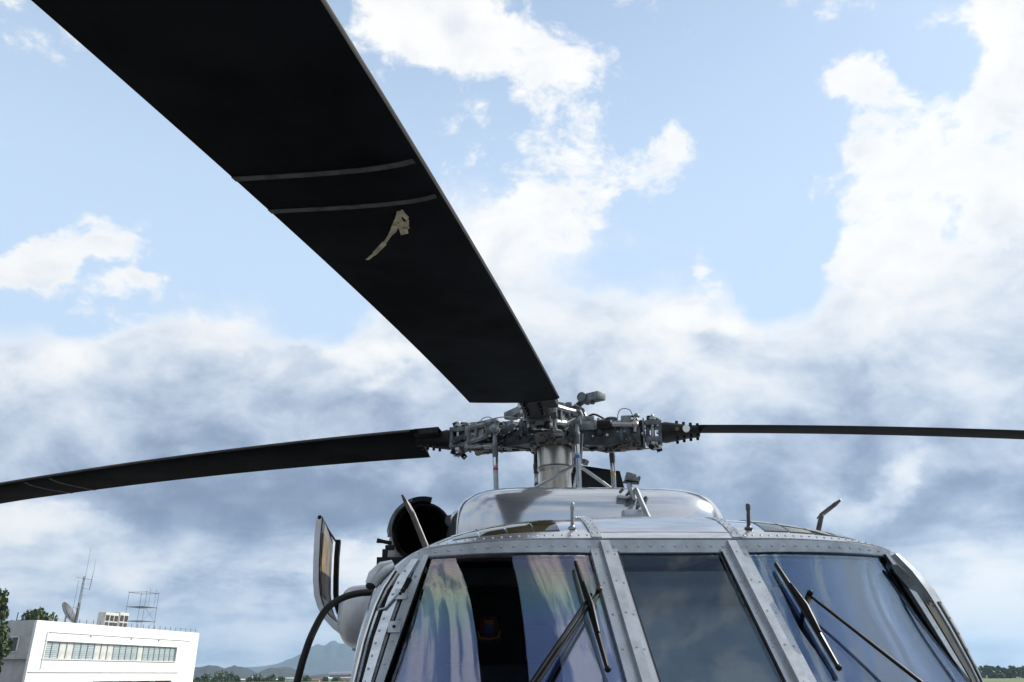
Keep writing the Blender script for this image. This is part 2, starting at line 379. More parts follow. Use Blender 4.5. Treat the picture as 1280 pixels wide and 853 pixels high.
# leaf cluster crowns
def leaves(b, centres, n, size, spread):
    for _ in range(n):
        c, r = random.choice(centres)
        d = Vector((random.gauss(0, 1), random.gauss(0, 1), random.gauss(0, .8))).normalized()*r*(random.random()**.35)
        p = Vector(c)+d; q = Euler((random.uniform(0, 3), random.uniform(0, 3), random.uniform(0, 6.3))).to_matrix(); s = size*random.uniform(.6, 1.3)
        vs = [b.b.verts.new(p + q @ Vector(v)*s) for v in ((-1, -.45, 0), (0, -.6, .2), (1, -.2, 0), (.9, .5, .1), (-.2, .65, -.1), (-.9, .3, 0))]
        b.b.faces.new(vs)
def leafmat(name, c1, c2):
    return mat(name, c1, .7, 0, 0, .9, col2=c2)
M['leaf'] = leafmat('dark_foliage', (.035, .06, .018), (.07, .10, .03))
M['leaf2'] = leafmat('bright_foliage', (.05, .085, .025), (.09, .12, .04))
M['bark'] = mat('bark', (.09, .07, .05), .9, 0, .3, 4)
def tree(loc, h, w, n, size, label, cat='tree', group=None, m=None, low=.35, name='tree'):
    t = thing(name, label, cat, loc, 0, group)
    b = MB(); b.tube([(0, 0, -.2), (.03*h, 0, h*.3), (0, .02*h, h*.6), (.01*h, 0, h*.85)], [h*.035, h*.026, h*.016, h*.005], 8)
    cl = []
    k = 11
    for i in range(k):
        a = i*2.4; rr = w*.5*random.uniform(.25, .72); z = h*lerp(low+.08, .92, (i+.5)/k)
        rr *= 1-.55*((z/h-low)/(1-low))**2
        e = Vector((rr*math.cos(a), rr*math.sin(a), z)); cl.append((e, w*random.uniform(.15, .27)))
        b.tube([(0, 0, z*.75), e*.6+Vector((0, 0, z*.36)), e], [h*.012, h*.008, h*.003], 5)
    b.build('trunk', M['bark'], t)
    l = MB(); leaves(l, cl, n, size, w); l.build('crown', m or M['leaf'], t, fix=False, ang=180)
    return t

# ================================================================== WHITE BUILDING
M['darksteel'] = mat('weathered_dark_steel', (.14, .145, .15), .6, .3, .3, 3)
def building():
    P0 = at_z(46.7, 775.3, 9., AXW); P1 = at_z(249.4, 791.6, 9., AXW)
    ang = math.atan2(P1.y-P0.y, P1.x-P0.x); Ln = 38.5; Dp = 10.5
    B = thing('white_building', 'white three storey flat roofed building with long louvre window strip, left of the helicopter', 'building', (P0.x, P0.y, 0), ang)
    wm = mat('white_render', (.80, .80, .79), .85, 0, .04, .6, .05, 3); gm = mat('roof_and_shaded_wall_render', (.46, .47, .48), .85, 0, .1, .8, .05, 3)
    tm = mat('white_trim', (.72, .72, .71), .8, 0, .06, 1)
    fr = mat('aluminium_frame', (.55, .56, .56), .5, .3, .1, 3); pn = mat('louvre_pane', (.42, .50, .50), .22, 0, .12, 1.4, spec=.6); pn2 = mat('curtained_pane', (.55, .56, .52), .3, 0, .1, 1)
    dk = mat('dark_opening', (.03, .032, .033), .5)
    # walls stand x along facade, y into the block (local): facade plane y=0
    w1, w2, z1, z2 = 2.4, 32.35, 4.19, 6.43
    def wall(name, boxes, m, par=B):
        b = MB()
        for c, s in boxes: b.box(c, s, bev=.02)
        return b.build(name, m, par)
    d = .4
    wall('wall', [((Ln/2, d/2, (z2+9)/2+.0), (Ln, d, 9-z2)), ((Ln/2, d/2, (1.3+z1)/2), (Ln, d, z1-1.3)), ((w1/2, d/2, (z1+z2)/2), (w1, d, z2-z1)), (((w2+Ln)/2, d/2, (z1+z2)/2), (Ln-w2, d, z2-z1)),
                  ((6.6, d/2, .65), (13.2, d, 1.3)), ((35.4, d/2, .65), (6.2, d, 1.3))], wm)
    wall('end_wall', [((-.02+d/2, Dp/2+d/2, 6.55), (d, Dp-d, 4.9)), ((.9, Dp/2, 2.05), (d, Dp-1, 4.1))], gm)  # grey here paints in the shade this sunless end wall stands in
    wall('rear_wall', [((Ln/2, Dp, 4.5), (Ln, .4, 9)), ((Ln-.2, Dp/2, 4.5), (.38, Dp-.5, 9))], wm)
    wall('roof', [((Ln/2, Dp/2, 8.55), (Ln-.9, Dp-.5, .25))], gm)
    wall('cornice', [((19.3, -.05, 7.62), (33.5, .16, .10)), ((2.3, -.05, 5.2), (.10, .16, 4.75))], tm)
    wall('ledge', [((17, -.06, 2.52), (33.6, .2, .12))], tm)
    for x in (11, 20.2, 27.2):
        wall('wall_light', [((x, -.09, 7.42), (.35, .2, .16))], fr)
    f = wall('window_frame', [(((w1+w2)/2, -.02, z1-.05), (w2-w1+.5, .3, .12)), (((w1+w2)/2, -.02, z2+.05), (w2-w1+.3, .26, .10)), ((w1-.06, -.02, (z1+z2)/2), (.12, .26, z2-z1)), ((w2+.06, -.02, (z1+z2)/2), (.12, .26, z2-z1))], tm)
    nx = 21; ps = (w2-w1)/nx
    pane = MB(); pane.box((0, 0, 0), (ps*.94, .05, z2-z1-.06), bev=.01); pmesh = pane.mesh('window_pane', pn)
    pm2 = pmesh.copy(); pm2.materials[0] = pn2
    mul = MB(); mul.box((0, 0, 0), (.09, .14, z2-z1-.02)); mulm = mul.mesh('mullion', M['strip'])
    lou = MB()
    for j in range(9): lou.box((0, -.045, -1.05+.25*j), (ps*.92, .04, .035))
    loum = lou.mesh('louvre_bars', M['strip'])
    for i in range(nx):
        x = w1+(i+.5)*ps; light = i in (2, 3, 7, 8, 9, 14)
        o = link('window_pane', pm2 if light else pmesh, f); o.location = (x, .22, (z1+z2)/2)
        if not light: o = link('louvre_bars', loum, f, True); o.location = (x, .21, (z1+z2)/2)
        if i: o = link('mullion', mulm, f); o.location = (w1+i*ps, .16, (z1+z2)/2)
    lf = wall('lower_window_frame', [((22.6, -.02, 1.28), (19, .25, .08))], tm)
    rp = mat('terracotta_blind', (.20, .09, .07), .6, 0, .4, 2)
    for i in range(12):
        b = MB(); b.box((14.0+i*1.5, .25, .7), (1.4, .05, 1.15)); b.build('window_pane', rp if i % 3 else pn2, lf)
    # end window
    ew = MB()
    for c, s in (((-.08, 3.1, 5.0), (.14, 1.9, .14)), ((-.08, 3.1, 6.9), (.14, 1.9, .14)), ((-.08, 2.22, 5.95), (.14, .14, 2.0)), ((-.08, 3.98, 5.95), (.14, .14, 2.0)), ((-.05, 3.3, 5.95), (.1, .08, 1.8))): ew.box(c, s)
    e = ew.build('window_frame', tm, B)
    b = MB(); b.box((-.04, 3.1, 5.95), (.05, 1.65, 1.8)); b.build('window_pane', mat('dark_pane', (.06, .075, .075), .15, 0, .2, 2), e)
    # parapet posts
    pr = MB(); pr.cyl((0, 0, 0), (0, 0, .62), .05, n=6); pmm = pr.mesh('railing_post', M['darksteel'])
    for i in range(25):
        o = link('railing_post', pmm, B); o.location = (2.5+i*1.46, .25, 9.0)
    rl = MB(); rl.cyl((32.5, .25, 9.5), (38.2, .25, 9.5), .03, n=6); rl.cyl((2.5, .25, 9.28), (32.5, .25, 9.28), .012, n=5); rl.build('railing', M['darksteel'], B)
    Rz = Matrix.Rotation(ang, 4, 'Z'); Tr = Matrix.Translation((P0.x, P0.y, 0)) @ Rz
    def onroof(px, py, dist_in):                       # roof-top thing near the facade, dist_in metres behind it
        n = Vector((-math.sin(ang), math.cos(ang), 0)); dd = ray(px, py, AXW); q0 = Vector((P0.x, P0.y, 0))+n*dist_in
        s = (q0-CAM).dot(n)/dd.dot(n); return CAM+dd*s
    # air conditioners
    for i, (x0, x1, lab) in enumerate(((131, 147.5, 'pale rooftop air conditioner with six fans, the wider unit nearer the dish'), (149, 160, 'pale rooftop air conditioner with four fans, right of the wider unit'))):
        a = onroof(x0, 776, 2.5); c = onroof(x1, 776, 2.5); wdt = (c-a).length; mid = (a+c)/2
        t = thing('air_conditioner', lab, 'air conditioner', (mid.x, mid.y, 8.68), ang, 'air conditioners on the roof')
        hh = onroof((x0+x1)/2, 766, 2.5).z-8.68
        b = MB(); b.box((0, .7, hh/2), (wdt, 1.4, hh), bev=.05); b.build('casing', mat('beige_casing', (.52, .50, .46), .6, 0, .08, 2), t)
        nc = 3 if i == 0 else 2
        for k in range(nc):
            for j in range(2):
                fx = -wdt/2+wdt*(k+.5)/nc; fz = hh*(.25+.42*j)
                g = MB(); g.box((fx, -.012, fz), (wdt/nc*.78, .05, hh*.33)); g.build('fan_grille', dk, t)
    # dish
    dp = onroof(83, 768, 3.2)
    t = thing('satellite_dish', 'large grey mesh satellite dish tilted right on the white roof', 'satellite dish', (dp.x, dp.y, 8.68), ang)
    dz = dp.z-8.68; Rd = 1.75
    ax = (Vector((math.cos(-ang), math.sin(-ang), 0))*.75+Vector((.0, -.25, .66))).normalized()
    b = MB(); b.lathe([(r*Rd, .42*(r*r)) for r in np.linspace(0, 1, 8)]+[(Rd*1.0, .46), (Rd*.98, .45)]+[(r*Rd, .42*(r*r)+.04) for r in np.linspace(.96, 0, 6)], (0, 0, dz), ax, 28)
    b.build('dish', mat('dish_mesh', (.075, .08, .088), .6, .3, .2, 4), t)
    b = MB(); b.cyl((0, 0, 0), (0, 0, dz), .12); b.box((-.3, 0, .25), (1.6, 1.2, .4)); b.build('mount', M['strip'], t)
    b = MB(); tip = Vector((0, 0, dz))+ax*1.5
    b.cyl(tip, tip+ax*.25, .1)
    q = ax.to_track_quat('Z', 'Y').to_matrix()
    for k in range(3):
        b.cyl(Vector((0, 0, dz))+q @ Vector((Rd*.9*math.cos(k*2.1), Rd*.9*math.sin(k*2.1), .36)), tip, .025, n=5)
    b.build('feed_horn', M['strip'], t)
    # antenna mast (leans with nothing: stands plumb)
    a0 = onroof(94.5, 777, 2.2); top = onroof(101.5, 720, 2.2)
    t = thing('antenna_mast', 'thin steel antenna mast with whip aerials and cross arms on the white roof', 'antenna', (a0.x, a0.y, 8.68), ang)
    H = top.z-8.68
    b = MB()
    for sx, sy in ((-.16, -.16), (.16, -.16), (0, .18)): b.cyl((sx, sy, 0), (sx*.55, sy*.55, H), .038, n=5)
    for k in range(12): b.cyl((-.15+.005*k, -.15, H*k/12), (.15-.005*k, -.15, H*(k+1)/12), .02, n=4)
    b.box((0, 0, H*.23), (.42, .42, H*.42), bev=.02) if False else None
    b.build('mast', M['darksteel'], t)
    b = MB(); b.cyl((0, 0, 0), (0, 0, H*.47), .2, .16, n=8); b.build('mast_base', M['darksteel'], t)
    b = MB()
    b.cyl((-1.6, 0, H*.955), (1.9, 0, H*.955), .038, n=5); b.cyl((0, 0, H*.76), (1.6, 0, H*.76), .03, n=5); b.cyl((1.6, 0, H*.6+1), (1.75, 0, H+.2), .05, n=6)
    b.cyl((-1.0, 0, H*.90), (-1.0, 0, H*.25), .03, n=4); b.cyl((.4, 0, H*.62), (.75, 0, H*.62), .03, n=5)
    b.build('cross_arm', M['darksteel'], t)
    for dx, hh in ((.25, 4.4), (1.75, 2.4)):
        b = MB(); b.cyl((dx, 0, H*.9), (dx, 0, H+hh), .03, .02, n=5); b.build('whip_aerial', M['darksteel'], t)
    # lattice tower
    l0 = onroof(177, 779, 4.0); l1 = onroof(193, 779, 4.0); lt = onroof(187, 739, 4.0)
    mid = (l0+l1)/2; wd = (l1-l0).length
    t = thing('lattice_frame', 'square scaffold-like steel lattice frame standing on the white roof', 'lattice frame', (mid.x, mid.y, 8.68), ang)
    H = lt.z-8.68
    b = MB()
    for sx in (-1, 1):
        for sy in (0, 1): b.cyl((sx*wd/2, sy*wd, 0), (sx*wd/2*.95, sy*wd, H), .038, n=5)
    b.build('leg_frame', M['darksteel'], t)
    for z in (.28, .62, .97):
        b = MB(); b.box((0, 0, H*z), (wd*1.05, .06, .07)); b.box((0, wd, H*z), (wd*1.05, .06, .07)); b.box((-wd/2, wd/2, H*z), (.06, wd, .07)); b.box((wd/2, wd/2, H*z), (.06, wd, .07))
        if z < .9: b.box((0, wd/2, H*z), (wd*.9, wd*.8, .05))
        b.build('platform', M['darksteel'], t)
    b = MB()
    for z0, z1 in ((.28, .62), (.62, .28), (0, .28)): b.cyl((-wd/2, 0, H*z0), (wd/2, 0, H*z1), .028, n=4)
    for x in (-.2, .25): b.cyl((x*wd, 0, H*.62), (x*wd, 0, H*1.06), .028, n=4)
    b.build('brace', M['darksteel'], t)
    # ladder frame and shed by the end wall
    s0 = at_d(12, 832, 139)
    t = thing('steel_ladder', 'tall dark steel caged ladder beside the shaded end wall', 'ladder', (s0.x, s0.y, 0), ang)
    hl = at_d(14, 765, 139).z
    b = MB(); b.cyl((0, -.5, 0), (0, -.5, hl), .06, n=6); b.cyl((0, .5, 0), (0, .5, hl), .06, n=6); b.build('rail', M['blackgl'], t)
    for k in range(int(hl/.8)):
        b = MB(); b.cyl((0, -.5, .5+k*.8), (0, .5, .5+k*.8), .04, n=5); b.build('rung', M['blackgl'], t)
    # trees
    p = at_d(45, 775, 175); tp = at_d(46, 759, 175)
    tree((p.x, p.y, 0), tp.z, 7.5, 2600, .30, 'round green tree showing above the white roof, left of the dish', m=M['leaf2'])
    p = at_d(-27, 832, 128); tp = at_d(-20, 735, 128)
    tree((p.x, p.y, 0), tp.z, 6.2, 4600, .26, 'tall dark green tree at the left edge of the photo', m=M['leaf'], low=.12)
    p = at_d(15, 780, 150)
    tree((p.x, p.y, 0), at_d(15, 776, 150).z, 6, 1500, .3, 'low dark tree behind the caged ladder', low=.2)
building()
def haze():
    b = MB(); b.box((0, 0, 205), (18600, 18600, 430)); o = b.build('haze', None, stuff=True)
    m = bpy.data.materials.new('haze_air'); m.use_nodes = True; t = NT(m.node_tree); t.n.remove(t.n['Principled BSDF'])
    v = t.node('ShaderNodeVolumePrincipled'); v.inputs['Color'].default_value = (.52, .75, 1, 1); v.inputs['Density'].default_value = 1.15e-4; v.inputs['Anisotropy'].default_value = .2
    t.l.new(v.outputs[0], t.n['Material Output'].inputs['Volume']); o.data.materials.append(m)
haze()

# ================================================================== TOWN AND TREES FAR LEFT, TREE LINE RIGHT
def town():
    random.seed(21)
    walls = [mat('plaster_'+n, c, .85, 0, .12, .5) for n, c in (('white', (.62, .62, .60)), ('cream', (.5, .45, .36)), ('rose', (.42, .30, .26)), ('grey', (.36, .37, .38)))]
    wn = ['white', 'cream', 'rose', 'grey']
    roofs = [mat('roof_'+n, c, .6, .1, .2, .5) for n, c in (('rust', (.22, .09, .06)), ('grey', (.30, .32, .33)), ('teal', (.20, .38, .40)), ('pale', (.55, .55, .53)))]
    rn = ['rust red', 'grey', 'teal', 'pale']
    wind = mat('dark_window', (.05, .06, .065), .2)
    spots = [(247, 560), (254, 620), (262, 540), (273, 600), (284, 560), (291, 640), (301, 580), (309, 620), (318, 545), (327, 600), (336, 640), (346, 580), (356, 610), (365, 560), (392, 600), (402, 640), (412, 570), (424, 620), (433, 580)]
    xs = [s[0] for s in spots]
    names = {}
    for i, (px, d) in enumerate(spots):
        P = at_d(px, 850, d); wdt = random.uniform(5, 10); dep = random.uniform(5, 8); h = random.uniform(3.2, 5.0); k = (i+i//4) % 4; j = (i*3+i//5) % 4
        place = 'close beside the white building' if px < 275 else 'between the white building and the black cable' if px < 372 else 'between the black cable and the helicopter'
        lab = f'small {wn[k]} town house with {rn[j]} roof {place}'
        if lab in names.values(): lab = lab.replace('small', 'second small')
        names[px] = lab
        H = thing('house', lab, 'house', (P.x, P.y, -4.6), random.uniform(-.5, .5)+.3, 'houses of the far town')
        b = MB(); b.box((0, 0, h/2), (wdt, dep, h)); b.build('wall', walls[k], H)
        b = MB(); rh = random.uniform(.5, 1.3)
        b.prism([(-dep/2-.4, 0), (dep/2+.4, 0), (dep/2+.4, .12), (0, rh), (-dep/2-.4, .12)], wdt+.6, Matrix.Translation((0, 0, h+.003)) @ Matrix(((0, 0, 1, 0), (1, 0, 0, 0), (0, 1, 0, 0), (0, 0, 0, 1))))
        b.build('roof', roofs[j], H)
        for q in range(3):
            b = MB(); b.box((-wdt/2+wdt*(q+.5)/3, -dep/2-.01, h*.55), (wdt*.14, .08, h*.3)); b.build('window', wind, H)
    labs = {0: 'dark tree among the small town houses below the hills'}
    used = set()
    for px, py, d in ((257, 843, 520), (276, 840, 540), (287, 842, 520), (269, 846, 500), (322, 844, 530), (340, 845, 520), (351, 846, 500), (296, 847, 500), (383, 846, 520), (407, 847, 530), (420, 846, 510), (312, 847, 520), (332, 848, 500), (246, 847, 500)):
        p = at_d(px, 850, d); h = at_d(px, py, d).z+4.6
        near = min(names, key=lambda q: abs(q-px)); lab = f"dark tree just {'left' if px < near else 'right'} of the {names[near].split(' town')[0]} house with {names[near].split('with ')[1].split(' roof')[0]} roof"
        if lab in used: lab = lab.replace('dark tree', 'second dark tree')
        if lab in used: lab = lab.replace('second dark', 'third dark')
        used.add(lab)
        tree((p.x, p.y, -4.6), max(h, 2.5), max(h, 2.5)*random.uniform(.9, 1.3), 320, .55, lab, group='trees of the far town', low=.15)
    # tree line right
    b = MB(); cl = []
    for i in range(210):
        px = 800+i*3.4; d = random.uniform(690, 760); top = 833+3*mnoise.noise(Vector((px*.06, 0, 0)))+random.uniform(-.6, 1.6)
        p = at_d(px, 848, d); h = max(at_d(px, top, d).z+1.5, 3)
        for k in range(4): cl.append(((p.x+random.uniform(-3, 3), p.y+random.uniform(-3, 3), h*random.uniform(.10, .86)-1.5), h*.22))
    leaves(b, cl, 24000, 1.0, 1); o = b.build('tree_line', M['leaf'], fix=False, ang=180, stuff=True)
town()

# ================================================================== HELICOPTER
HELI = bpy.data.objects.new('helicopter', None); COL.objects.link(HELI); HELI.empty_display_size = 1
HELI.matrix_world = HELI_M
tag(HELI, 'silver grey helicopter seen from the nose with four drooping black rotor blades', 'helicopter')

# ---- front contours
SEC = [(0, 2.55), (.15, 2.549), (.284, 2.545), (.45, 2.535), (.6, 2.518), (.75, 2.492), (.85, 2.465), (.93, 2.432), (1.0, 2.395), (1.06, 2.352), (1.115, 2.30), (1.155, 2.22), (1.187, 2.08), (1.205, 1.9), (1.215, 1.6), (1.21, 1.2), (1.17, .85), (1.05, .66), (.8, .56), (.4, .53), (0, .53)]
FRT = [(0, 2.412), (.15, 2.412), (.284, 2.412), (.45, 2.410), (.6, 2.407), (.75, 2.402), (.85, 2.396), (.93, 2.386), (.985, 2.368), (1.03, 2.335), (1.085, 2.28), (1.13, 2.2), (1.168, 2.07), (1.195, 1.9), (1.21, 1.6), (1.2, 1.2), (1.16, .9), (1.03, .72), (.78, .62), (.4, .6), (0, .6)]
YF = [None]*8 + [-2.132, -2.122, -2.122, -2.132, -2.155, -2.195, -2.25, -2.32, -2.32, -2.3, -2.3, -2.3, -2.3]
def top_curve():
    p0, p3 = Vector((.30, -2.2094)), Vector((.926, -2.1476)); p1 = p0+Vector((.2026*.626, -.0346)); p2 = p3-Vector((.2163, .0945))
    out = [(0, -2.2134)]
    for k in range(41):
        a = k/40; q = p0*(1-a)**3+p1*3*a*(1-a)**2+p2*3*a*a*(1-a)+p3*a**3; out.append((q.x, q.y))
    return out+[(.985, -2.132), (1.03, -2.122)]
TOPC = top_curve()
def yrail(X): return interp(abs(X), [p[0] for p in TOPC], [p[1] for p in TOPC])
YF = [yrail(FRT[i][0]) if y is None else y for i, y in enumerate(YF)]
def resample(ix, n):
    return np.interp(np.linspace(0, 20, n), np.arange(21), ix)
NS = 61
hx, hz = resample([p[0] for p in SEC], NS), resample([p[1] for p in SEC], NS)
fx, fz, fy = resample([p[0] for p in FRT], NS), resample([p[1] for p in FRT], NS), resample(YF, NS)
def smooth1(a, k=2):
    a = a.copy()
    for _ in range(k): a[1:-1] = .25*a[:-2]+.5*a[1:-1]+.25*a[2:]
    return a
hx, hz, fx, fz, fy = [smooth1(a) for a in (hx, hz, fx, fz, fy)]
def roof_pt(i, t, s):                                   # i section index, t metres back from the front rail
    e = min(t/.42, 1); k = 1-(1-e)**2.7
    return (s*lerp(fx[i], hx[i], k), fy[i]+t, lerp(fz[i], hz[i], k))
def roof_at(X, t):                                      # roof height under |X|
    xs = [roof_pt(i, t, 1) for i in range(30)]
    x = [p[0] for p in xs]; a = abs(X)
    return Vector((X, interp(a, x, [p[1] for p in xs]), interp(a, x, [p[2] for p in xs])))
def roof_n(X, t):
    a = roof_at(X+.01, t)-roof_at(X-.01, t); b = roof_at(X, t+.01)-roof_at(X, t-.01)
    return a.cross(b).normalized()
TS = [0, .012, .03, .055, .085, .12, .16, .21, .27, .34, .42, .55, .8, 1.1, 1.5, 2.2, 3.0, 3.8]
rows = []
for t in TS:
    L = [roof_pt(i, t, -1) for i in range(NS-1, 0, -1)]+[roof_pt(i, t, 1) for i in range(NS)]
    rows.append(L)
# cabin tail taper and boom
for y, sx, zt, zb in ((2.6, .95, 2.5, .6), (3.6, .72, 2.4, .95), (4.6, .45, 2.25, 1.25), (6.0, .36, 2.2, 1.35), (8.5, .27, 2.15, 1.5), (9.6, .15, 2.3, 1.7)):
    L = []
    for p in rows[len(TS)-1]: L.append((p[0]*sx, y, lerp(zb, zt, (p[2]-.53)/2.02)))
    rows.append(L)
b = MB(); b.grid(rows); b.build('fuselage', M['silver'], HELI, ang=50)

# ---- windshield surfaces
def Ck(z): return (2.365-z)/(2.365-1.904)
def yc(z): return -2.216-.402*Ck(z)                     # centre pane plane
def outer(z): k = Ck(z); return Vector((.925+.153*k-.03*max(k-1, 0), -2.147-.101*k, z))
def G(s, a, z):
    k = max(Ck(z), 0); p0 = Vector((.30, yc(z)+.004)); o = outer(z); p3 = Vector((o.x, o.y)); kk = min(k, 1.4)
    p1 = p0+Vector((.2026*(p3.x-p0.x), -.0347+.0103*kk)); p2 = p3-Vector((.2172-.1385*kk, .0931+.2222*kk))
    q = p0*(1-a)**3+p1*3*a*(1-a)**2+p2*3*a*a*(1-a)+p3*a**3
    return Vector((s*q.x, q.y-.0328*(1-a)*a*math.sin(math.pi*min(max((2.362-z)/.942, 0), 1)), z))
def Gn(s, a, z):
    u = G(1, min(a+.01, 1), z)-G(1, max(a-.01, 0), z); v = G(1, a, z+.01)-G(1, a, z-.01); n = u.cross(v).normalized()
    if n.y > 0: n = -n
    return Vector((s*n.x, n.y, n.z))
ZT, ZB = 2.362, 1.42
def pane_grid(pt, nrm, na, nz, th, flip=False):
    f = [[pt(a, z) for a in np.linspace(0, 1, na)] for z in np.linspace(ZT, ZB, nz)]
    r = [[pt(a, z)-nrm(a, z)*th for a in np.linspace(0, 1, na)] for z in np.linspace(ZT, ZB, nz)]
    b = MB(); b.grid(f, flip); b.grid(r, not flip); return b
for s, nm in ((-1, 'glass_film'), (1, 'glass_blue')):
    b = pane_grid(lambda a, z: G(s, a, z), lambda a, z: Gn(s, a, z), 33, 33, .010, s < 0)
    b.build('windshield', M[nm], HELI, ang=180, fix=False)['label'] = 'curved windshield with painted rainbow sheen' if s < 0 else 'blue tinted curved windshield'
def Cp(a, z): return Vector((lerp(-.212, .212, a), yc(z)+.002, z))
cn = Vector((0, -.46, .402)).normalized(); cn = Vector((0, -.4615, .402)).normalized()
cn = Vector((0, -.461, .402)).normalized()
b = pane_grid(Cp, lambda a, z: Vector((0, -.754, .657)), 3, 3, .010); b.build('windshield', M['glass_mid'], HELI, ang=180, fix=False)['label'] = 'flat centre windshield'
NC = Vector((0, -.754, .657))

# ---- frames
def strip(name, m, f0, f1, n, off, thick, parent=HELI):
    """ribbon between two edge curves f0(t), f1(t) -> (point, normal), standing off the skin"""
    A = [[], [], [], []]
    for k in range(n+1):
        t = k/n; p0, n0 = f0(t); p1, n1 = f1(t)
        A[0].append(p0-n0*thick); A[1].append(p0+n0*off); A[2].append(p1+n1*off); A[3].append(p1-n1*thick)
    b = MB(); b.grid(A); return b.build(name, m, parent)
def rivets(name, pts, r, parent, m=None, h=.5):
    b = MB()
    for p, n in pts: b.dome(p, n, r, h)
    return b.build(name, m or M['strip'], parent, stuff=True)
FN = Vector((0, -.97, .22)).normalized()
def rail_pt(X, z):
    a = abs(X)
    return Vector((X, yrail(a), z))
def rail(name, zl, zh, off, m):
    f0 = lambda t: (rail_pt(lerp(-.962, .962, t), zl-.012*abs(lerp(-.962, .962, t))**4), FN); f1 = lambda t: (rail_pt(lerp(-.962, .962, t), zh-.034*abs(lerp(-.962, .962, t))**4), FN)
    return strip(name, m, f0, f1, 48, off, .012)
rl = rail('windshield_header', 2.361, 2.409, .002, M['strip'])
rivets('rivets', [(rail_pt(x, 2.386-.02*x**4)+FN*.002, FN) for x in np.linspace(-.9, .9, 38) if abs(abs(x)-.26) > .035], .0062, rl)
def roofband(name, t0, t1, off, m, X0=-.95, X1=.95):
    f0 = lambda t: (roof_at(lerp(X0, X1, t), t0), roof_n(lerp(X0, X1, t), max(t0, .012))); f1 = lambda t: (roof_at(lerp(X0, X1, t), t1), roof_n(lerp(X0, X1, t), t1))
    return strip(name, m, f0, f1, 48, off, .01)
rb = roofband('roof_edge_strip', .002, .034, .004, M['alu'])
rivets('rivets', [(roof_at(x, .019)+roof_n(x, .019)*.004, roof_n(x, .019)) for x in np.linspace(-.92, .92, 56) if abs(x) > .29], .0052, rb)
# centre roof panel and its riveted seams
def patch(name, m, X0, X1, t0, t1, off, nx=8, nt=14, parent=HELI):
    top = [[roof_at(X, t)+roof_n(X, t)*off for X in np.linspace(X0, X1, nx)] for t in np.linspace(t0, t1, nt)]
    bot = [[roof_at(X, t)-roof_n(X, t)*.01 for X in np.linspace(X0, X1, nx)] for t in np.linspace(t0, t1, nt)]
    b = MB(); b.grid(top); b.grid(bot, True)
    for g in ([ [r[0] for r in top], [r[0] for r in bot]], [[r[-1] for r in top], [r[-1] for r in bot]], [top[0], bot[0]], [top[-1], bot[-1]]): b.grid(g)
    return b.build(name, m, parent, ang=30)
cp = patch('centre_roof_panel', M['alu'], -.262, .262, .036, 1.0, .005, 8, 18)
for s in (-1, 1):
    sp = patch('roof_seam', M['strip'], s*.284-.02, s*.284+.02, .004, 1.0, .008, 3, 18)
    rivets('rivets', [(roof_at(s*.284+dx, t)+roof_n(s*.284, t)*.008, roof_n(s*.284, t)) for t in np.arange(.03, .95, .035) for dx in (-.011, .011)], .0045, sp)
    # tinted overhead panes
    for k in range(4):
        X0 = .42+k*.105
        patch('overhead_window', M['overhead'], s*X0, s*(X0+.098), .055, .42, .003, 4, 10)
    # temperature probe stub
    P = roof_at(s*.364, .075); n = Vector((0, -.25, 1)).normalized()
    b = MB(); b.lathe([(0, 0), (.017, 0), (.017, .006), (.011, .009), (.009, .012), (.0075, .014), (.0075, .075), (.0095, .077), (.0095, .097), (.006, .102), (0, .102)], P-n*.002, n, 12)
    b.build('temperature_probe', M['pitot'] if s > 0 else M['rod'], HELI)
    # pitot tube
    base = Vector((s*.90, -1.60, 2.47)); k1 = Vector((s*.985, -1.63, 2.64)); tip = Vector((s*1.035, -1.80, 2.69))
    if s < 0: base, k1, tip = Vector((-.90, -1.72, 2.45)), Vector((-.985, -1.70, 2.60)), Vector((-1.032, -1.691, 2.683))
    else: base, k1, tip = Vector((.925, -1.549, 2.46)), Vector((.985, -1.60, 2.62)), Vector((1.045, -1.691, 2.675))
    b = MB(); b.tube([base-Vector((0, 0, .05)), k1, lerp(k1, tip, .5)], [.009, .008, .008], 10, flat=1.5)
    b.tube([k1-(tip-k1)*.25, k1, lerp(k1, tip, .7), tip], [.003, .009, .010, .005], 10); b.build('pitot_tube', M['pitot'], HELI)

# posts between the panes
def post(s):
    def C_(x, z): return Vector((s*x, yc(z), z))
    fl = strip('windshield_post', M['pillar'], lambda t: (C_(.205, lerp(2.385, ZB, t)), NC), lambda t: (C_(.312, lerp(2.385, ZB, t)), NC), 4, .006, .02)
    e = MB()
    A = []
    for z in np.linspace(2.388, ZB, 5):
        w = .017
        A.append([C_(.255-w, z)+NC*.004, C_(.255-w, z)+NC*.030, C_(.255+w, z)+NC*.030, C_(.255+w, z)+NC*.004])
    e.grid(A, wrap=True); e.b.faces.new([v for v in list(e.b.verts)[:4]])
    ob = e.build('post_cap', M['strip'], fl)
    rivets('bolts', [(C_(.255, z)+NC*.030, NC) for z in np.arange(2.34, ZB, -.115)], .005, fl)
    rivets('rivets', [(C_(x, z)+NC*.006, NC) for z in np.arange(2.35, ZB, -.115) for x in (.222, .297)], .0055, fl)
    g = strip('gasket', M['black'], lambda t: (C_(.203, lerp(2.36, ZB, t)), NC), lambda t: (C_(.209, lerp(2.36, ZB, t)), NC), 3, .007, .006, fl)
    return fl
for s in (-1, 1): post(s)
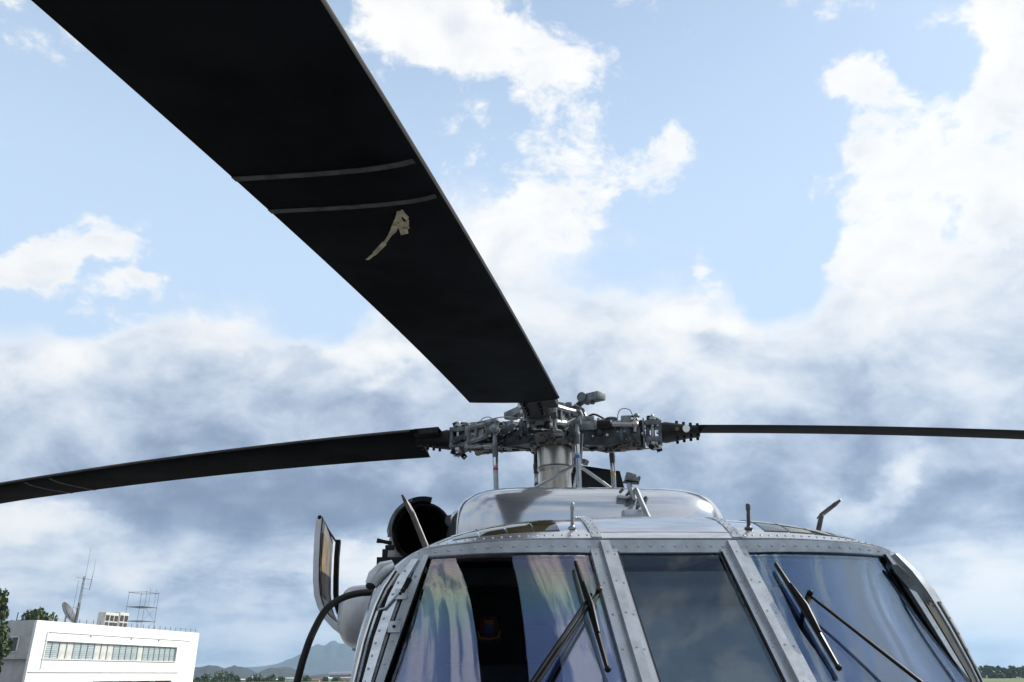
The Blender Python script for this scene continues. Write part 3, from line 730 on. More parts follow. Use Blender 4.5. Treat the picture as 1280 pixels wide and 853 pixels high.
# corner pillars
zz = [p[1] for p in FRT[8:17]][::-1]; sxx = [p[0] for p in FRT[8:17]][::-1]; syy = YF[8:17][::-1]
def side_pt(z): return Vector((interp(z, zz, sxx), interp(z, zz, syy), z))
def pil(s, f, z):
    o = outer(z); q = side_pt(z); p = o.lerp(q, f); bul = 4*f*(1-f)*.012
    return Vector((s*p.x, p.y-bul, z))
def piln(s, f, z):
    u = pil(1, f+.02, z)-pil(1, f-.02, z); v = pil(1, f, z+.01)-pil(1, f, z-.01); n = u.cross(v).normalized()
    if n.y > 0: n = -n
    return Vector((s*n.x, n.y, n.z))
def pstrip(name, m, s, f0, f1, z0, z1, off, par, n=14, th=.02):
    return strip(name, m, lambda t: (pil(s, f0, lerp(z0, z1, t)), piln(s, f0, lerp(z0, z1, t))), lambda t: (pil(s, f1, lerp(z0, z1, t)), piln(s, f1, lerp(z0, z1, t))), n, off, th, par)
for s in (-1, 1):
    cpil = pstrip('corner_pillar', M['pillar'], s, -.02, 1.0, 2.372, 1.35, .001, HELI, 20, .03)
    pstrip('gasket', M['black'], s, -.03, (.005 if s < 0 else .07), 2.36, 1.36, .004, cpil)
    pstrip('glazing_bar', M['pillar'], s, (.01 if s < 0 else .08), .24, 2.362, 1.37, .008, cpil)
    pstrip('gasket', M['black'], s, .27, .30, 2.30, 1.37, .003, cpil)
    if s < 0:
        pstrip('door_frame', M['alu'], s, .36, .60, 2.345, 1.37, .010, cpil)
        rivets('rivets', [(pil(s, .53, z)+piln(s, .53, z)*.010, piln(s, .53, z)) for z in np.arange(2.30, 1.4, -.042)], .0055, cpil)
        rivets('bolts', [(pil(s, .15, z)+piln(s, .15, z)*.008, piln(s, .15, z)) for z in np.arange(2.28, 1.4, -.075)], .006, cpil)
        b = MB(); b.tube([pil(s, .80, z)+piln(s, .80, z)*.004 for z in np.linspace(2.30, 1.36, 16)], .014, 10); b.build('door_edge_tube', M['chrome'], cpil)
        pstrip('gasket', M['black'], s, .655, .69, 2.25, 1.37, .003, cpil)
        for z, f in ((2.215, .33), (2.10, .20)):
            p = pil(s, f, z); n = piln(s, f, z); q = n.to_track_quat('Z', 'Y').to_matrix()
            b = MB(); b.box(p+n*.012, (.045, .04, .010), q, .003); b.build('hinge_plate', M['pillar'], cpil)
            b = MB(); b.cyl(p+n*.01, p+n*.020, .006, n=8); b.build('hinge_bolt', M['blackgl'], cpil)
        p = pil(s, .28, 2.245); n = piln(s, .28, 2.245); q = n.to_track_quat('Z', 'Y').to_matrix()
        b = MB(); b.box(p+n*.012, (.018, .06, .016), q @ Euler((0, 0, -.45)).to_matrix(), .003); b.build('door_latch', M['blackgl'], cpil)
        b = MB(); b.tube([pil(s, f, z)+piln(s, f, z)*.016 for f, z in ((.30, 2.235), (.42, 2.20), (.55, 2.165), (.70, 2.16))], .0045, 6); b.build('bonding_lead', M['rod'], cpil)
        # rounded mirror mount fairing with a dark mouth
        p = at_y(481, 722, -2.08)
        b = MB(); b.tube([p+Vector((.03, -.01, .045)), p+Vector((-.005, -.015, .03)), p+Vector((-.035, -.02, -.002)), p+Vector((-.05, -.02, -.03))], [.020, .030, .032, .024], 12); b.build('side_fairing', M['pillar'], cpil)
        b = MB(); b.ball(p+Vector((-.05, -.028, -.032)), .02, (1, 1, .8)); b.build('fairing_mouth', M['black'], cpil)
    else:
        pstrip('quarter_glass', M['overhead'], s, .34, .60, 2.20, 1.37, .004, cpil)
        pstrip('door_frame', M['strip'], s, .63, 1.0, 2.36, 1.37, .010, cpil)
        pstrip('gasket', M['black'], s, .76, .84, 2.17, 1.37, .013, cpil)
        rivets('rivets', [(pil(s, .92, z)+piln(s, .92, z)*.010, piln(s, .92, z)) for z in np.arange(2.17, 1.4, -.06)], .0055, cpil)
        # flat deflector plate
        pts = [at_y(x, y, -2.18) for x, y in ((1113, 706), (1120, 706), (1151, 733), (1160, 746), (1161, 757), (1152, 755), (1118, 716))]
        c = sum(pts, Vector())/len(pts); q = Matrix(((1, 0, 0), (0, 0, 1), (0, 1, 0))).transposed()
        M4 = Matrix.Translation(c) @ Matrix(((1, 0, 0, 0), (0, 0, -1, 0), (0, 1, 0, 0), (0, 0, 0, 1)))
        b = MB(); b.prism([((p-c).x, (p-c).z) for p in pts], .012, M4); b.build('deflector_plate', M['hubmid'], cpil)
        rivets('bolts', [(at_y(1163, 751, -2.2), Vector((0, -1, 0))), (at_y(1167, 757, -2.2), Vector((0, -1, 0)))], .006, cpil, M['bronze'])

# nose below the glass
def nose():
    rows = []
    for z, y0, w, ys in ((1.45, -3.01, 1.0, -2.30), (1.38, -3.10, 1.0, -2.31), (1.2, -3.55, .99, -2.32), (1.0, -3.75, .97, -2.32), (.8, -3.7, .95, -2.32), (.66, -3.35, .85, -2.31), (.60, -2.9, .6, -2.3)):
        L = []
        for k in range(41):
            a = math.pi*(k/40-.5); e = .55
            L.append((1.21*w*math.copysign(abs(math.sin(a))**e, a), lerp(ys, y0, abs(math.cos(a))**e), z))
        rows.append(L)
    b = MB(); b.grid(rows); b.b.faces.new([v for v in list(b.b.verts)[-41:]]); b.build('nose', M['silver'], HELI, ang=50)
nose()

# wipers
def glass_hit(s, px, py, off):
    best = None
    d = ray(px, py)
    for a in np.linspace(0, 1, 61):
        for z in np.linspace(2.36, 1.42, 95):
            p = G(s, a, z); v = p-CAM; e = (v-d*v.dot(d)).length
            if best is None or e < best[0]: best = (e, a, z)
    _, a, z = best; return G(s, a, z)+Gn(s, a, z)*off, Gn(s, a, z)
def wiper(s, blade, pivot, arms):
    A, n0 = glass_hit(s, *blade[0], .014); B, n1 = glass_hit(s, *blade[1], .014); Pv, n2 = glass_hit(s, *pivot, .034)
    W_ = MB(); mid = (A+B)/2
    W_.tube([A, lerp(A, B, .25)+n0*.004, mid+n0*.006, lerp(A, B, .75)+n0*.004, B], [.007, .0105, .012, .0105, .007], 8, flat=.8)
    W_.tube([mid+n0*.01, Pv], [.008, .008], 6)
    w = W_.build('wiper', M['blackgl'], HELI)
    b = MB(); b.tube([lerp(A, B, t)-n0*.008 for t in (0, .5, 1)], .005, 6); b.build('wiper_rubber', M['black'], w)
    b = MB(); b.tube([lerp(A, B, .25)+n0*.016, mid+n0*.026, lerp(A, B, .72)+n0*.016], [.005, .010, .005], 8); b.build('blade_carrier', M['blackgl'], w); b = MB(); b.ball(B, .011); b.build('end_cap', M['blackgl'], w)
    for (p0, p1) in arms:
        q0, _ = glass_hit(s, *p0, .034); q1, _ = glass_hit(s, *p1, .045); e = q1+(q1-q0)*.45
        b = MB(); b.tube([q0, lerp(q0, q1, .5), q1, e], [.0058, .0064, .0072, .008], 8); b.build('wiper_arm', M['blackgl'], w)
    b = MB(); b.cyl(Pv-n2*.02, Pv+n2*.014, .011, n=10); b.ball(Pv+n2*.012, .010); b.build('pivot', M['bronze'] if s < 0 else M['blackgl'], w)
wiper(-1, ((718, 706), (757, 840)), (744, 748), (((735, 753), (673, 851)), ((744, 748), (684, 851))))
wiper(1, ((968, 709), (1046, 840)), (1010, 753), (((1009, 752), (1112, 842)), ))

# ---- cockpit interior
def interior():
    b = MB()
    ins = lambda i, t, s: Vector(roof_pt(i, t, s))*1.0
    rows = []
    for t in (.05, .2, .45, .8, 1.15):
        L = []
        for s, rng in ((-1, range(NS-1, 0, -1)), (1, range(NS))):
            for i in rng:
                p = roof_pt(i, t, s); L.append((p[0]*.96, p[1]+.03, lerp(1.5, p[2], .955)))
        rows.append(L)
    b.grid(rows, True); b.box((0, -1.0, 1.5), (2.3, .05, 2.0)); b.box((0, -1.7, .75), (2.2, 2.0, .05)); b.build('cabin_lining', M['interior'], HELI)
    b = MB(); b.grid([[(x*.98, y, z) for x in (-1, -.5, 0, .5, 1)] for y, z in ((-2.78, 1.55), (-2.5, 1.66), (-2.15, 1.70), (-2.05, 1.66), (-2.05, 1.0))]); b.build('glareshield', M['intgrey'], HELI)
    rows = []
    for z in np.linspace(2.33, 1.62, 40):
        f = .012*math.sin((2.33-z)*26)+.006*math.sin((2.33-z)*61+1)
        rows.append([(x, -1.86+f*(1+.5*math.sin(x*3))-.35*(2.33-z), z) for x in np.linspace(-.40, .52, 24)])
    back = [[(x, y+.012, z) for x, y, z in r] for r in rows]
    b = MB(); b.grid(rows); b.grid(back, True); b.build('sun_shade', M['shade'], HELI, ang=60)
    b = MB(); b.box((0, -1.9, 2.40), (.42, .5, .10), bev=.02); b.build('overhead_console', M['intgrey'], HELI)
    b = MB(); b.box((0, -1.45, 1.55), (.36, .5, .5), bev=.03); b.build('centre_console', M['intgrey'], HELI)
    b = MB(); b.box((0, -1.08, 2.08), (1.0, .06, .16), bev=.01); b.box((0, -1.10, 1.82), (1.1, .1, .05), bev=.01); b.build('bulkhead_ledge', M['intgrey'], HELI)
    for s in (-1, 1):
        c = at_y(612, 785, -1.45) if s < 0 else Vector((-at_y(612, 785, -1.45).x, -1.45, at_y(612, 785, -1.45).z))
        b = MB(); b.box(c+Vector((0, .05, 0)), (.34, .10, .30), bev=.045); seat = b.build('seat', M['seat'], HELI)
        b = MB(); b.box(c+Vector((0, .09, -.48)), (.5, .12, .66), bev=.05); b.box(c+Vector((0, -.2, -.80)), (.5, .5, .12), bev=.04); b.build('seat_back', M['intgrey'], seat)
        b = MB(); b.box(c+Vector((0, .02, .22)), (.40, .12, .08), bev=.02); b.build('seat_rail', M['intgrey'], seat)
        if s < 0:
            y = c.y-.004; w = .043
            def plate(name, poly, m, dy):
                M4 = Matrix.Translation((c.x-.004, y-dy, c.z-.0)) @ Matrix(((1, 0, 0, 0), (0, 0, -1, 0), (0, 1, 0, 0), (0, 0, 0, 1)))
                b = MB(); b.prism(poly, .004, M4); return b.build(name, m, seat)
            plate('crest_shield', [(-.040, .040), (-.02, .052), (0, .046), (.02, .052), (.040, .040), (.040, -.01), (.02, -.036), (0, -.048), (-.02, -.036), (-.040, -.01)], M['redthread'], 0)
            plate('crest_field', [(-.020, .012), (.020, .012), (.020, -.018), (0, -.030), (-.020, -.018)], M['blue'], .005)
            plate('crest_chief', [(-.020, .032), (.020, .032), (.020, .014), (-.020, .014)], M['gold'], .005)
            plate('crest_ribbon', [(-.054, -.012), (-.046, -.014), (-.040, -.036), (0, -.044), (.040, -.036), (.046, -.014), (.054, -.012), (.046, -.046), (0, -.054), (-.046, -.046)], M['gold'], .006)
interior()

# ---- pylon fairing
def fairing():
    rows = []; nx = 41
    prof = [(-1.235, 2.46, .0), (-1.235, 2.60, .2), (-1.225, 2.70, .4), (-1.195, 2.775, .6), (-1.14, 2.828, .78), (-1.05, 2.862, .88), (-.92, 2.885, .95), (-.70, 2.90, 1.), (-.45, 2.907, 1.), (.2, 2.907, 1.), (1.0, 2.90, 1.), (1.8, 2.85, 1.), (2.6, 2.7, .9), (3.2, 2.5, .6)]
    for y, zt, k in prof:
        L = []
        zb = 2.44
        for j in range(nx):
            a = math.pi*(j/(nx-1)); e = .30
            c, s_ = math.cos(a), math.sin(a)
            w = .745+(.005*k)
            X = -w*math.copysign(abs(c)**e, c); Z = zb+(zt-zb)*abs(s_)**.27
            yy = y+.20*(abs(X)/w)**5*(1 if y < -.3 else 0)
            L.append((X, yy, Z))
        rows.append(L)
    b = MB(); b.grid(rows); f = b.build('pylon_fairing', M['silver'], HELI, ang=60)
    b = MB(); b.box((.02, -1.20, 2.556), (.42, .09, .02)); b.build('fairing_gap', M['black'], f)
    # collar round the mast opening
    b = MB(); b.lathe([(.50, -.03), (.50, .012), (.44, .02), (.40, .012), (.38, -.05)], (0, .05, 2.905), (0, 0, 1), 36); b.build('mast_collar', M['strip'], f)
fairing()
# wire cutter on the roof
def cutter():
    B0 = Vector((.03, -1.55, 2.53)); T = at_y(789, 600, -1.22)
    b0 = at_y(810, 646, -1.45); b1 = at_y(795, 612, -1.24)
    b = MB(); d = (b1-b0)
    b.tube([b0-d*.25, b0, lerp(b0, b1, .5), b1], [.016, .015, .014, .015], 4, flat=.9); w = b.build('wire_cutter', M['strip'], HELI)
    c0, c1 = at_y(800, 618, -1.235), at_y(786, 592, -1.235)
    b = MB(); b.tube([at_y(793, 625, -1.23), at_y(788, 612, -1.23), at_y(786, 604, -1.23)], [.030, .026, .022], 6, flat=.5); b.build('cutter_arm', M['strip'], w)
    h = at_y(788, 597, -1.23)
    b = MB(); b.box(h, (.05, .05, .045), Euler((.2, .3, 0)).to_matrix(), .008); b.tube([h+Vector((0, 0, -.02)), h+Vector((.045, 0, -.005)), h+Vector((.04, .02, -.03))], [.012, .015, .01], 8); b.build('cutter_head', M['hublight'], w)
    b = MB(); b.box(h+Vector((-.005, -.01, -.028)), (.07, .05, .008), Euler((0, .1, 0)).to_matrix()); b.build('cutter_jaw', M['blackgl'], w)
    for x, y in ((777, 613), (800, 622), (806, 623), (786, 624), (797, 634), (804, 636), (785, 617)):
        p = at_y(x, y, -1.22); b = MB(); b.cyl(p+Vector((0, -.02, 0)), p+Vector((0, .03, -.004)), .008, n=8); b.build('cutter_bolt', M['pitot'], w)
    b = MB(); b.box(at_y(783, 623, -1.2), (.10, .05, .012), Euler((0, .12, 0)).to_matrix()); b.box(at_y(803, 625, -1.2), (.05, .05, .010)); b.box(at_y(794, 642, -1.32), (.13, .06, .03), bev=.005); b.build('cutter_bracket', M['strip'], w)
cutter()

# ---- engines
def engine(s):
    c = Vector((s*.895, 0, 2.79)) 
    b = MB(); b.lathe([(.150, .30), (.155, .10), (.165, .0), (.178, -.012), (.192, 0), (.198, .05), (.205, .3), (.235, .8), (.24, 1.5), (.20, 2.2), (.14, 2.7)], c, (0, 1, 0), 32); e = b.build('engine_nacelle', M['blackgl'] if s < 0 else M['silver'], HELI, ang=50)
    b = MB(); b.lathe([(.158, -.0), (.155, .10), (.150, .32), (.0, .34)], c+Vector((0, .001, 0)), (0, 1, 0), 28); b.build('intake_bore', M['intake'], e)
    if s < 0:
        # half-open lip cover along the upper left, with a lighter band
        for r0, r1, a0, a1, y0, y1, m in ((.186, .218, 75, 178, -.06, .07, M['blackgl']), (.196, .212, 110, 190, -.075, -.02, M['hubmid'])):
            A = []
            for a in np.linspace(R_(a0), R_(a1), 18):
                d = Vector((math.cos(a), 0, math.sin(a)))
                A.append([c+d*r0+Vector((0, y0, 0)), c+d*r1+Vector((0, y0, 0)), c+d*(r1+.012)+Vector((0, y1, 0)), c+d*r0+Vector((0, y1, 0))])
            b = MB(); b.grid(A, wrap=True); b.b.faces.new(list(b.b.verts)[:4]); b.b.faces.new(list(b.b.verts)[-4:]); b.build('intake_lip', m, e)
        p = at_y(478, 677, -.02); b = MB(); b.tube([p+Vector((-.035, 0, .006)), p, p+Vector((.06, 0, -.012))], [.016, .012, .012], 10); b.build('drain_fitting', M['black'], e)
        p = at_y(481, 697, -.02); b = MB(); b.box(p, (.035, .04, .10), bev=.006); b.box(p+Vector((.03, 0, .06)), (.06, .03, .03), bev=.004); b.build('latch_bracket', M['black'], e)
        p = at_y(571, 648, -.1); b = MB(); b.tube([p+Vector((-.03, .1, .0)), p, p+Vector((.05, -.02, -.03))], [.045, .05, .03], 12); b.build('duct_joint', M['silver'], e)
for s in (-1, 1): engine(s)

# ---- open engine cowl door standing out on the starboard side, and the pod under it
def cowl():
    X0 = -1.56
    prof = [(395.5, 646), (393, 670), (391.5, 700), (391, 725), (392.5, 745), (397, 760), (405, 774), (416, 786), (428, 795), (441, 801)]
    P = [at_y(x, y, 0.0) for x, y in prof]
    yn, yf = 0.0, 1.05
    def prof3(off):
        out = []
        for i, p in enumerate(P):
            d = (P[min(i+1, len(P)-1)]-P[max(i-1, 0)]).normalized(); n = Vector((-d.z, 0, d.x))
            if n.x < 0: n = -n
            out.append(p+n*off)
        return out
    A = prof3(0); B = prof3(.034)
    rows = [[p+Vector((0, y, 0)) for p in A]+[p+Vector((0, y, 0)) for p in B[::-1]] for y in (yn, yn+.02, yf)]
    b = MB(); b.grid(rows, wrap=True)
    vs = list(b.b.verts); n = len(rows[0]); b.b.faces.new(vs[:n]); b.b.faces.new(vs[-n:])
    d = b.build('engine_cowl_door', M['podgrey'], HELI, ang=40)
    C_ = prof3(.040)
    b = MB(); b.grid([[p+Vector((0, y, 0)) for p in C_[:7]] for y in (yn+.03, yf-.12)]); b.grid([[p+Vector((-.004, y, 0)) for p in C_[:7]] for y in (yn+.03, yf-.12)], True); b.build('inner_skin', M['cowlin'], d)
    b = MB(); C2 = prof3(.045); b.grid([[p+Vector((0, y, 0)) for p in (lerp(C2[0], C2[1], .7), C2[1], C2[2], C2[3], C2[4])] for y in (yn+.08, yn+.42)]); b.grid([[p+Vector((-.003, y, 0)) for p in (lerp(C2[0], C2[1], .7), C2[1], C2[2], C2[3], C2[4])] for y in (yn+.08, yn+.42)], True); b.build('placard', M['ochre'], d)
    b = MB()
    E_ = prof3(.055)
    b.grid([[p+Vector((dx, y, 0)) for p in E_[:6]] for dx, y in ((0, yf-.1), (.035, yf-.1), (.035, yf), (0, yf))], wrap=False); b.build('door_seal', M['black'], d)
    b = MB(); q = P[0]+Vector((.04, .2, -.01)); b.tube([P[0]+Vector((.03, .03, .0)), q+Vector((.0, .3, 0)), q+Vector((.02, .7, -.01))], .008, 6)
    for y in (.0, .55, .62): b.ball(P[0]+Vector((.02, y+.01, -.005)), .016)
    b.build('door_latch', M['blackgl'], d)
    b = MB(); bc = at_y(446, 764, -.1)
    rows = []
    for t, r, dz in ((0, .02, .03), (.03, .085, .02), (.09, .125, .01), (.18, .15, 0), (.32, .165, -.01), (.55, .17, -.02), (1.2, .17, -.02), (1.8, .14, -.0)):
        rows.append([bc+Vector((.03+r*.95*math.copysign(abs(math.cos(a))**.7, math.cos(a)), t-.12, dz+r*1.05*math.copysign(abs(math.sin(a))**.75, math.sin(a)))) for a in np.linspace(0, 2*math.pi, 24, endpoint=False)])
    b.grid(rows, wrap=True); b.b.faces.new(list(b.b.verts)[:24]); b.build('side_pod', M['podgrey'], HELI, ang=60)
cowl()
# black cable hanging out of the starboard side
b = MB(); pts = [(490, 733), (468.7, 740), (447, 742), (425.5, 749), (407, 763), (391.6, 790), (382, 815), (371.5, 852)]
cp3 = [at_y(x, y, -1.45-.02*i) for i, (x, y) in enumerate(pts)]; cp3 += [cp3[-1]+Vector((-.09, -.03, -.5)), cp3[-1]+Vector((-.10, -.2, -1.2)), Vector((cp3[-1].x+.1, -2.0, .03)), Vector((cp3[-1].x+.5, -2.6, .03))]
def catmull(P, k=6):
    out = []
    for i in range(len(P)-1):
        a, b_, c, d = P[max(i-1, 0)], P[i], P[i+1], P[min(i+2, len(P)-1)]
        for j in range(k):
            t = j/k; out.append(.5*((2*b_)+(c-a)*t+(2*a-5*b_+4*c-d)*t*t+(3*b_-a-3*c+d)*t**3))
    return out+[P[-1]]
b.tube(catmull(cp3), .0155, 10); b.build('cable', M['black'], HELI)
b = MB(); p = at_y(440, 811, -1.3); b.tube([p, p+Vector((.05, .02, -.015))], [.006, .012], 8); b.build('vent_stub', M['strip'], HELI)

# ---- landing gear (below the frame)
for s in (-1, 1):
    b = MB(); b.tube([(s*1.1, -.9, 1.0), (s*1.38, -.95, .6), (s*1.4, -.95, .34)], [.07, .06, .05], 10); g = b.build('landing_gear', M['podgrey'], HELI)
    b = MB(); b.lathe([(.17, -.12), (.30, -.12), (.335, -.08), (.34, 0), (.335, .08), (.30, .12), (.17, .12)], (s*1.4+s*.14, -.95, .34), (1, 0, 0), 28); b.build('tyre', M['black'], g)
    b = MB(); b.lathe([(0, -.09), (.17, -.11), (.17, .11), (0, .09)], (s*1.4+s*.14, -.95, .34), (1, 0, 0), 20); b.build('rim', M['podgrey'], g)
b = MB(); b.tube([(0, 5.6, 1.4), (0, 6.2, .25)], [.09, .06], 10); g = b.build('tail_gear', M['podgrey'], HELI)
b = MB(); b.lathe([(.1, -.08), (.2, -.08), (.22, 0), (.2, .08), (.1, .08)], (0, 6.2, .22), (1, 0, 0), 20); b.build('tyre', M['black'], g)
b = MB(); b.prism([(8.3, 2.0), (9.9, 4.1), (10.5, 4.1), (9.9, 1.8)], .16, Matrix(((0, 0, 1, 0), (1, 0, 0, 0), (0, 1, 0, 0), (0, 0, 0, 1)))); b.build('tail_fin', M['silver'], HELI)
b = MB(); b.box((0, 9.2, 1.95), (4.2, .9, .08), bev=.03); b.build('stabilator', M['silver'], HELI)

# ================================================================== ROTOR
HZ = 3.47; HC = Vector((0, .03, HZ))
b = MB(); b.lathe([(.108, 2.7), (.108, 3.19), (.112, 3.20), (.120, 3.215), (.123, 3.225), (.123, 3.23), (.119, 3.235), (.119, 3.40), (.14, 3.41)], (0, .05, 0), (0, 0, 1), 40); mast = b.build('rotor_mast', M['mast'], HELI)
b = MB(); b.lathe([(.12, 0), (.1245, .0), (.1245, .006), (.12, .006)], (0, .05, 3.222), (0, 0, 1), 32); b.build('mast_ring', M['hubdark'], mast)
b = MB(); b.lathe([(.13, -.105), (.17, -.10), (.175, -.085), (.15, -.075), (.21, -.06), (.235, -.02), (.235, .03), (.20, .06), (.15, .075), (.14, .10), (.10, .13), (.0, .14)], HC, (0, 0, 1), 32); hub = b.build('rotor_hub', M['hubdark'], HELI)
rivets('hub_bolts', [(HC+Vector((.158*math.cos(a), .158*math.sin(a), -.105)), Vector((0, 0, -1))) for a in np.linspace(0, 2*math.pi, 18, endpoint=False)], .011, hub, M['steel'], 1.2)
rivets('flange_bolts', [(HC+Vector((.236*math.cos(a), .236*math.sin(a), z)), Vector((math.cos(a), math.sin(a), 0))) for a in np.linspace(0, 2*math.pi, 28, endpoint=False) for z in (-.01, .025)], .009, hub, M['hubmid'], 1.2)

for k in range(4):
    a = R_(206.4+90*k); u = Vector((math.cos(a), math.sin(a), 0)); c0 = HC+u*.175+Vector((0, 0, .012))
    b = MB(); b.lathe([(.10, -.03), (.10, .02), (.092, .03), (.060, .03), (.055, .01), (.0, .008)], c0, u+Vector((0, 0, -.15)), 24); pt = b.build('hub_port', M['hubdark'], HELI)
    q = (u+Vector((0, 0, -.15))).to_track_quat('Z', 'Y').to_matrix()
    rivets('port_bolts', [(c0+q @ Vector((.077*math.cos(w), .077*math.sin(w), .03)), u) for w in np.linspace(0, 2*math.pi, 14, endpoint=False)], .008, pt, M['blackgl'], .9)
    b = MB(); b.box(c0+Vector((0, 0, .10))+u*.0, (.10, .12, .06), Euler((.1, .1, a)).to_matrix(), .012); b.build('hub_clamp', M['hubmid'], pt)
    b = MB(); b.tube([c0+u*.06+Vector((0, 0, .13)), c0+u*.08+Vector((.05, .02, .10)), c0+u*.05+Vector((.09, .0, .03))], .010, 6); b.build('hydraulic_line', M['steel'], pt)
    b = MB(); b.cyl(c0+Vector((0, 0, .12)), c0+Vector((0, 0, .16)), .022, n=10); b.build('hub_cap_nut', M['hublight'], pt)
AZ = [R_(161.17), R_(251.69), R_(-18.27), R_(71.5)]
KINDS = ['starboard', 'front', 'port', 'rear']
def arm_meshes():
    """one hub arm along +X (r), +Y = leading-edge side, z up; list of (name, mesh)"""
    out = []
    def add(name, b, m, ang=35): out.append((name, b.mesh(name, m, ang)))
    T = lambda r, t, z: Vector((r, t, z))
    # dark yoke: two plates joined round a gap
    b = MB()
    ro = []
    for r, w, h0, h1 in ((.12, .13, -.085, .07), (.22, .115, -.09, .065), (.34, .095, -.095, .055), (.46, .085, -.085, .05), (.56, .07, -.06, .04)):
        ro.append([T(r, w, h0*.6), T(r, w*.8, h0), T(r, -w*.8, h0), T(r, -w, h0*.6), T(r, -w, h1*.6), T(r, -w*.8, h1), T(r, w*.8, h1), T(r, w, h1*.6)])
    b.grid(ro, wrap=True); b.b.faces.new(list(b.b.verts)[-8:]); add('hub_arm', b, M['hubdark'])
    # bearing housing
    b = MB(); b.lathe([(.05, .43), (.085, .44), (.098, .46), (.098, .475), (.088, .485), (.088, .53), (.078, .54), (.078, .59), (.06, .60), (.0, .60)], (0, 0, -.005), (1, 0, 0), 20); add('bearing_housing', b, M['hubmid'])
    b = MB()
    for k in range(10):
        a = k*math.pi/5; b.cyl((.435, .083*math.cos(a), .083*math.sin(a)-.005), (.50, .083*math.cos(a), .083*math.sin(a)-.005), .009, n=6)
    add('housing_bolt_ring', b, M['steel'])
    # thin flange plate
    b = MB(); b.box((.615, .0, 0), (.010, .17, .17), bev=.004); b.box((.615, .03, .075), (.012, .03, .05)); add('flange_plate', b, M['hublight'])
    # damper on the trailing side: light body, black boot, rod ends
    b = MB(); b.lathe([(.0, .17), (.03, .175), (.036, .19), (.036, .30), (.03, .31)], (0, -.125, .035), (1, 0, 0), 16); b.box((.25, -.125, .078), (.08, .05, .03), bev=.006); add('damper', b, M['hublight'])
    b = MB(); b.lathe([(.031, .305), (.031, .40), (.022, .41)], (0, -.125, .035), (1, 0, 0), 16); add('damper_boot', b, M['black'])
    b = MB(); b.cyl((.40, -.125, .035), (.55, -.115, .03), .016); b.ball((.56, -.113, .03), .028); b.cyl((.56, -.113, -.02), (.56, -.113, .08), .012, n=8); b.ball((.16, -.12, .035), .03); add('damper_rod', b, M['steel'])
    # pin block with dark window, vertical pins
    b = MB()
    for z in (-.058, .055): b.box((.68, 0, z), (.11, .15, .034), bev=.007)
    b.box((.725, 0, 0), (.03, .14, .09), bev=.006); b.box((.64, 0, 0), (.026, .08, .085), bev=.005); add('pin_block', b, M['hubmid'])
    b = MB()
    for t in (-.055, .055):
        b.cyl((.675, t, -.105), (.675, t, .10), .013, n=10); b.cyl((.675, t, .075), (.675, t, .092), .024, n=10); b.cyl((.675, t, -.098), (.675, t, -.078), .024, n=10); b.ball((.675, t, .105), .012)
    b.box((.70, -.03, -.105), (.05, .03, .02)); add('blade_pin', b, M['steel'])
    b = MB()
    for k, (r, t, z) in enumerate(((.655, .0, .105), (.70, .04, .098), (.66, -.06, -.11), (.71, .05, -.10))): b.box((r, t, z), (.035, .03, .03), Euler((k, .4*k, .3)).to_matrix(), .004)
    b.cyl((.655, 0, .10), (.70, .04, .098), .008, n=6); b.cyl((.70, -.06, -.11), (.71, .05, -.10), .008, n=6); b.cyl((.675, -.055, -.11), (.675, -.055, .10), .007, n=6); b.cyl((.675, -.055, .10), (.655, 0, .105), .008, n=6)
    add('pin_lock', b, M['blackgl'])
    # pitch horn on the leading side: webbed light grey casting with lightening holes
    b = MB()
    def bar(p, q, w, h, r_=0): b.tube([p, lerp(Vector(p), Vector(q), .5), q], [w, w*.92, w], 6, flat=h)
    bar((.595, .085, .045), (.36, .205, .055), .013, 1.5); bar((.595, .085, -.055), (.47, .135, -.035), .013, 1.5); bar((.47, .135, -.035), (.385, .20, .02), .013, 1.5)
    bar((.59, .088, .05), (.59, .088, -.06), .013, 1.2); bar((.53, .118, .05), (.53, .112, -.045), .010, 1.1); bar((.455, .158, .05), (.44, .155, -.02), .010, 1.1)
    bar((.36, .205, .055), (.385, .20, -.02), .016, 1.3)
    b.box((.52, .105, .058), (.16, .045, .022), Euler((0, 0, -.45)).to_matrix(), .006); b.box((.53, .10, .0), (.13, .012, .08), Euler((0, 0, -.45)).to_matrix(), .003)
    b.box((.59, .075, .0), (.05, .03, .13), bev=.006); b.cyl((.38, .165, .0), (.38, .225, .0), .030, n=14); b.box((.56, .06, -.075), (.12, .06, .035), bev=.008); b.box((.44, .07, -.085), (.09, .08, .03), bev=.01)
    add('pitch_horn', b, M['hublight'])
    # upper clutter: lugs, spring caps, boxes, hoses
    b = MB()
    b.cyl((.30, .05, .05), (.30, .05, .085), .036, n=14); b.cyl((.40, -.03, .04), (.40, -.03, .095), .03, n=12); b.cyl((.40, -.03, .095), (.40, -.03, .105), .042, n=12); b.box((.50, -.04, .085), (.07, .07, .05), bev=.008); b.box((.57, .02, .085), (.045, .05, .045), bev=.008)
    b.cyl((.23, -.05, .04), (.36, -.06, .07), .028, n=10); b.box((.19, .06, .07), (.09, .07, .04), Euler((.2, .2, .5)).to_matrix(), .01); b.ball((.57, -.055, .105), .022)
    add('arm_fittings', b, M['hublight'])
    b = MB()
    for r, t, z, l in ((.50, .03, -.10, .03), (.53, -.05, -.105, .045), (.47, -.02, -.11, .03), (.56, .05, -.10, .05), (.36, .02, -.115, .03)): b.cyl((r, t, z), (r+.01, t, z+l), .019, n=8); b.cyl((r-.03, t, z+.004), (r+.04, t+.01, z+.006), .008, n=6)
    b.box((.50, 0, -.09), (.13, .10, .03), bev=.008); add('droop_stop', b, M['bronze'])
    b = MB()
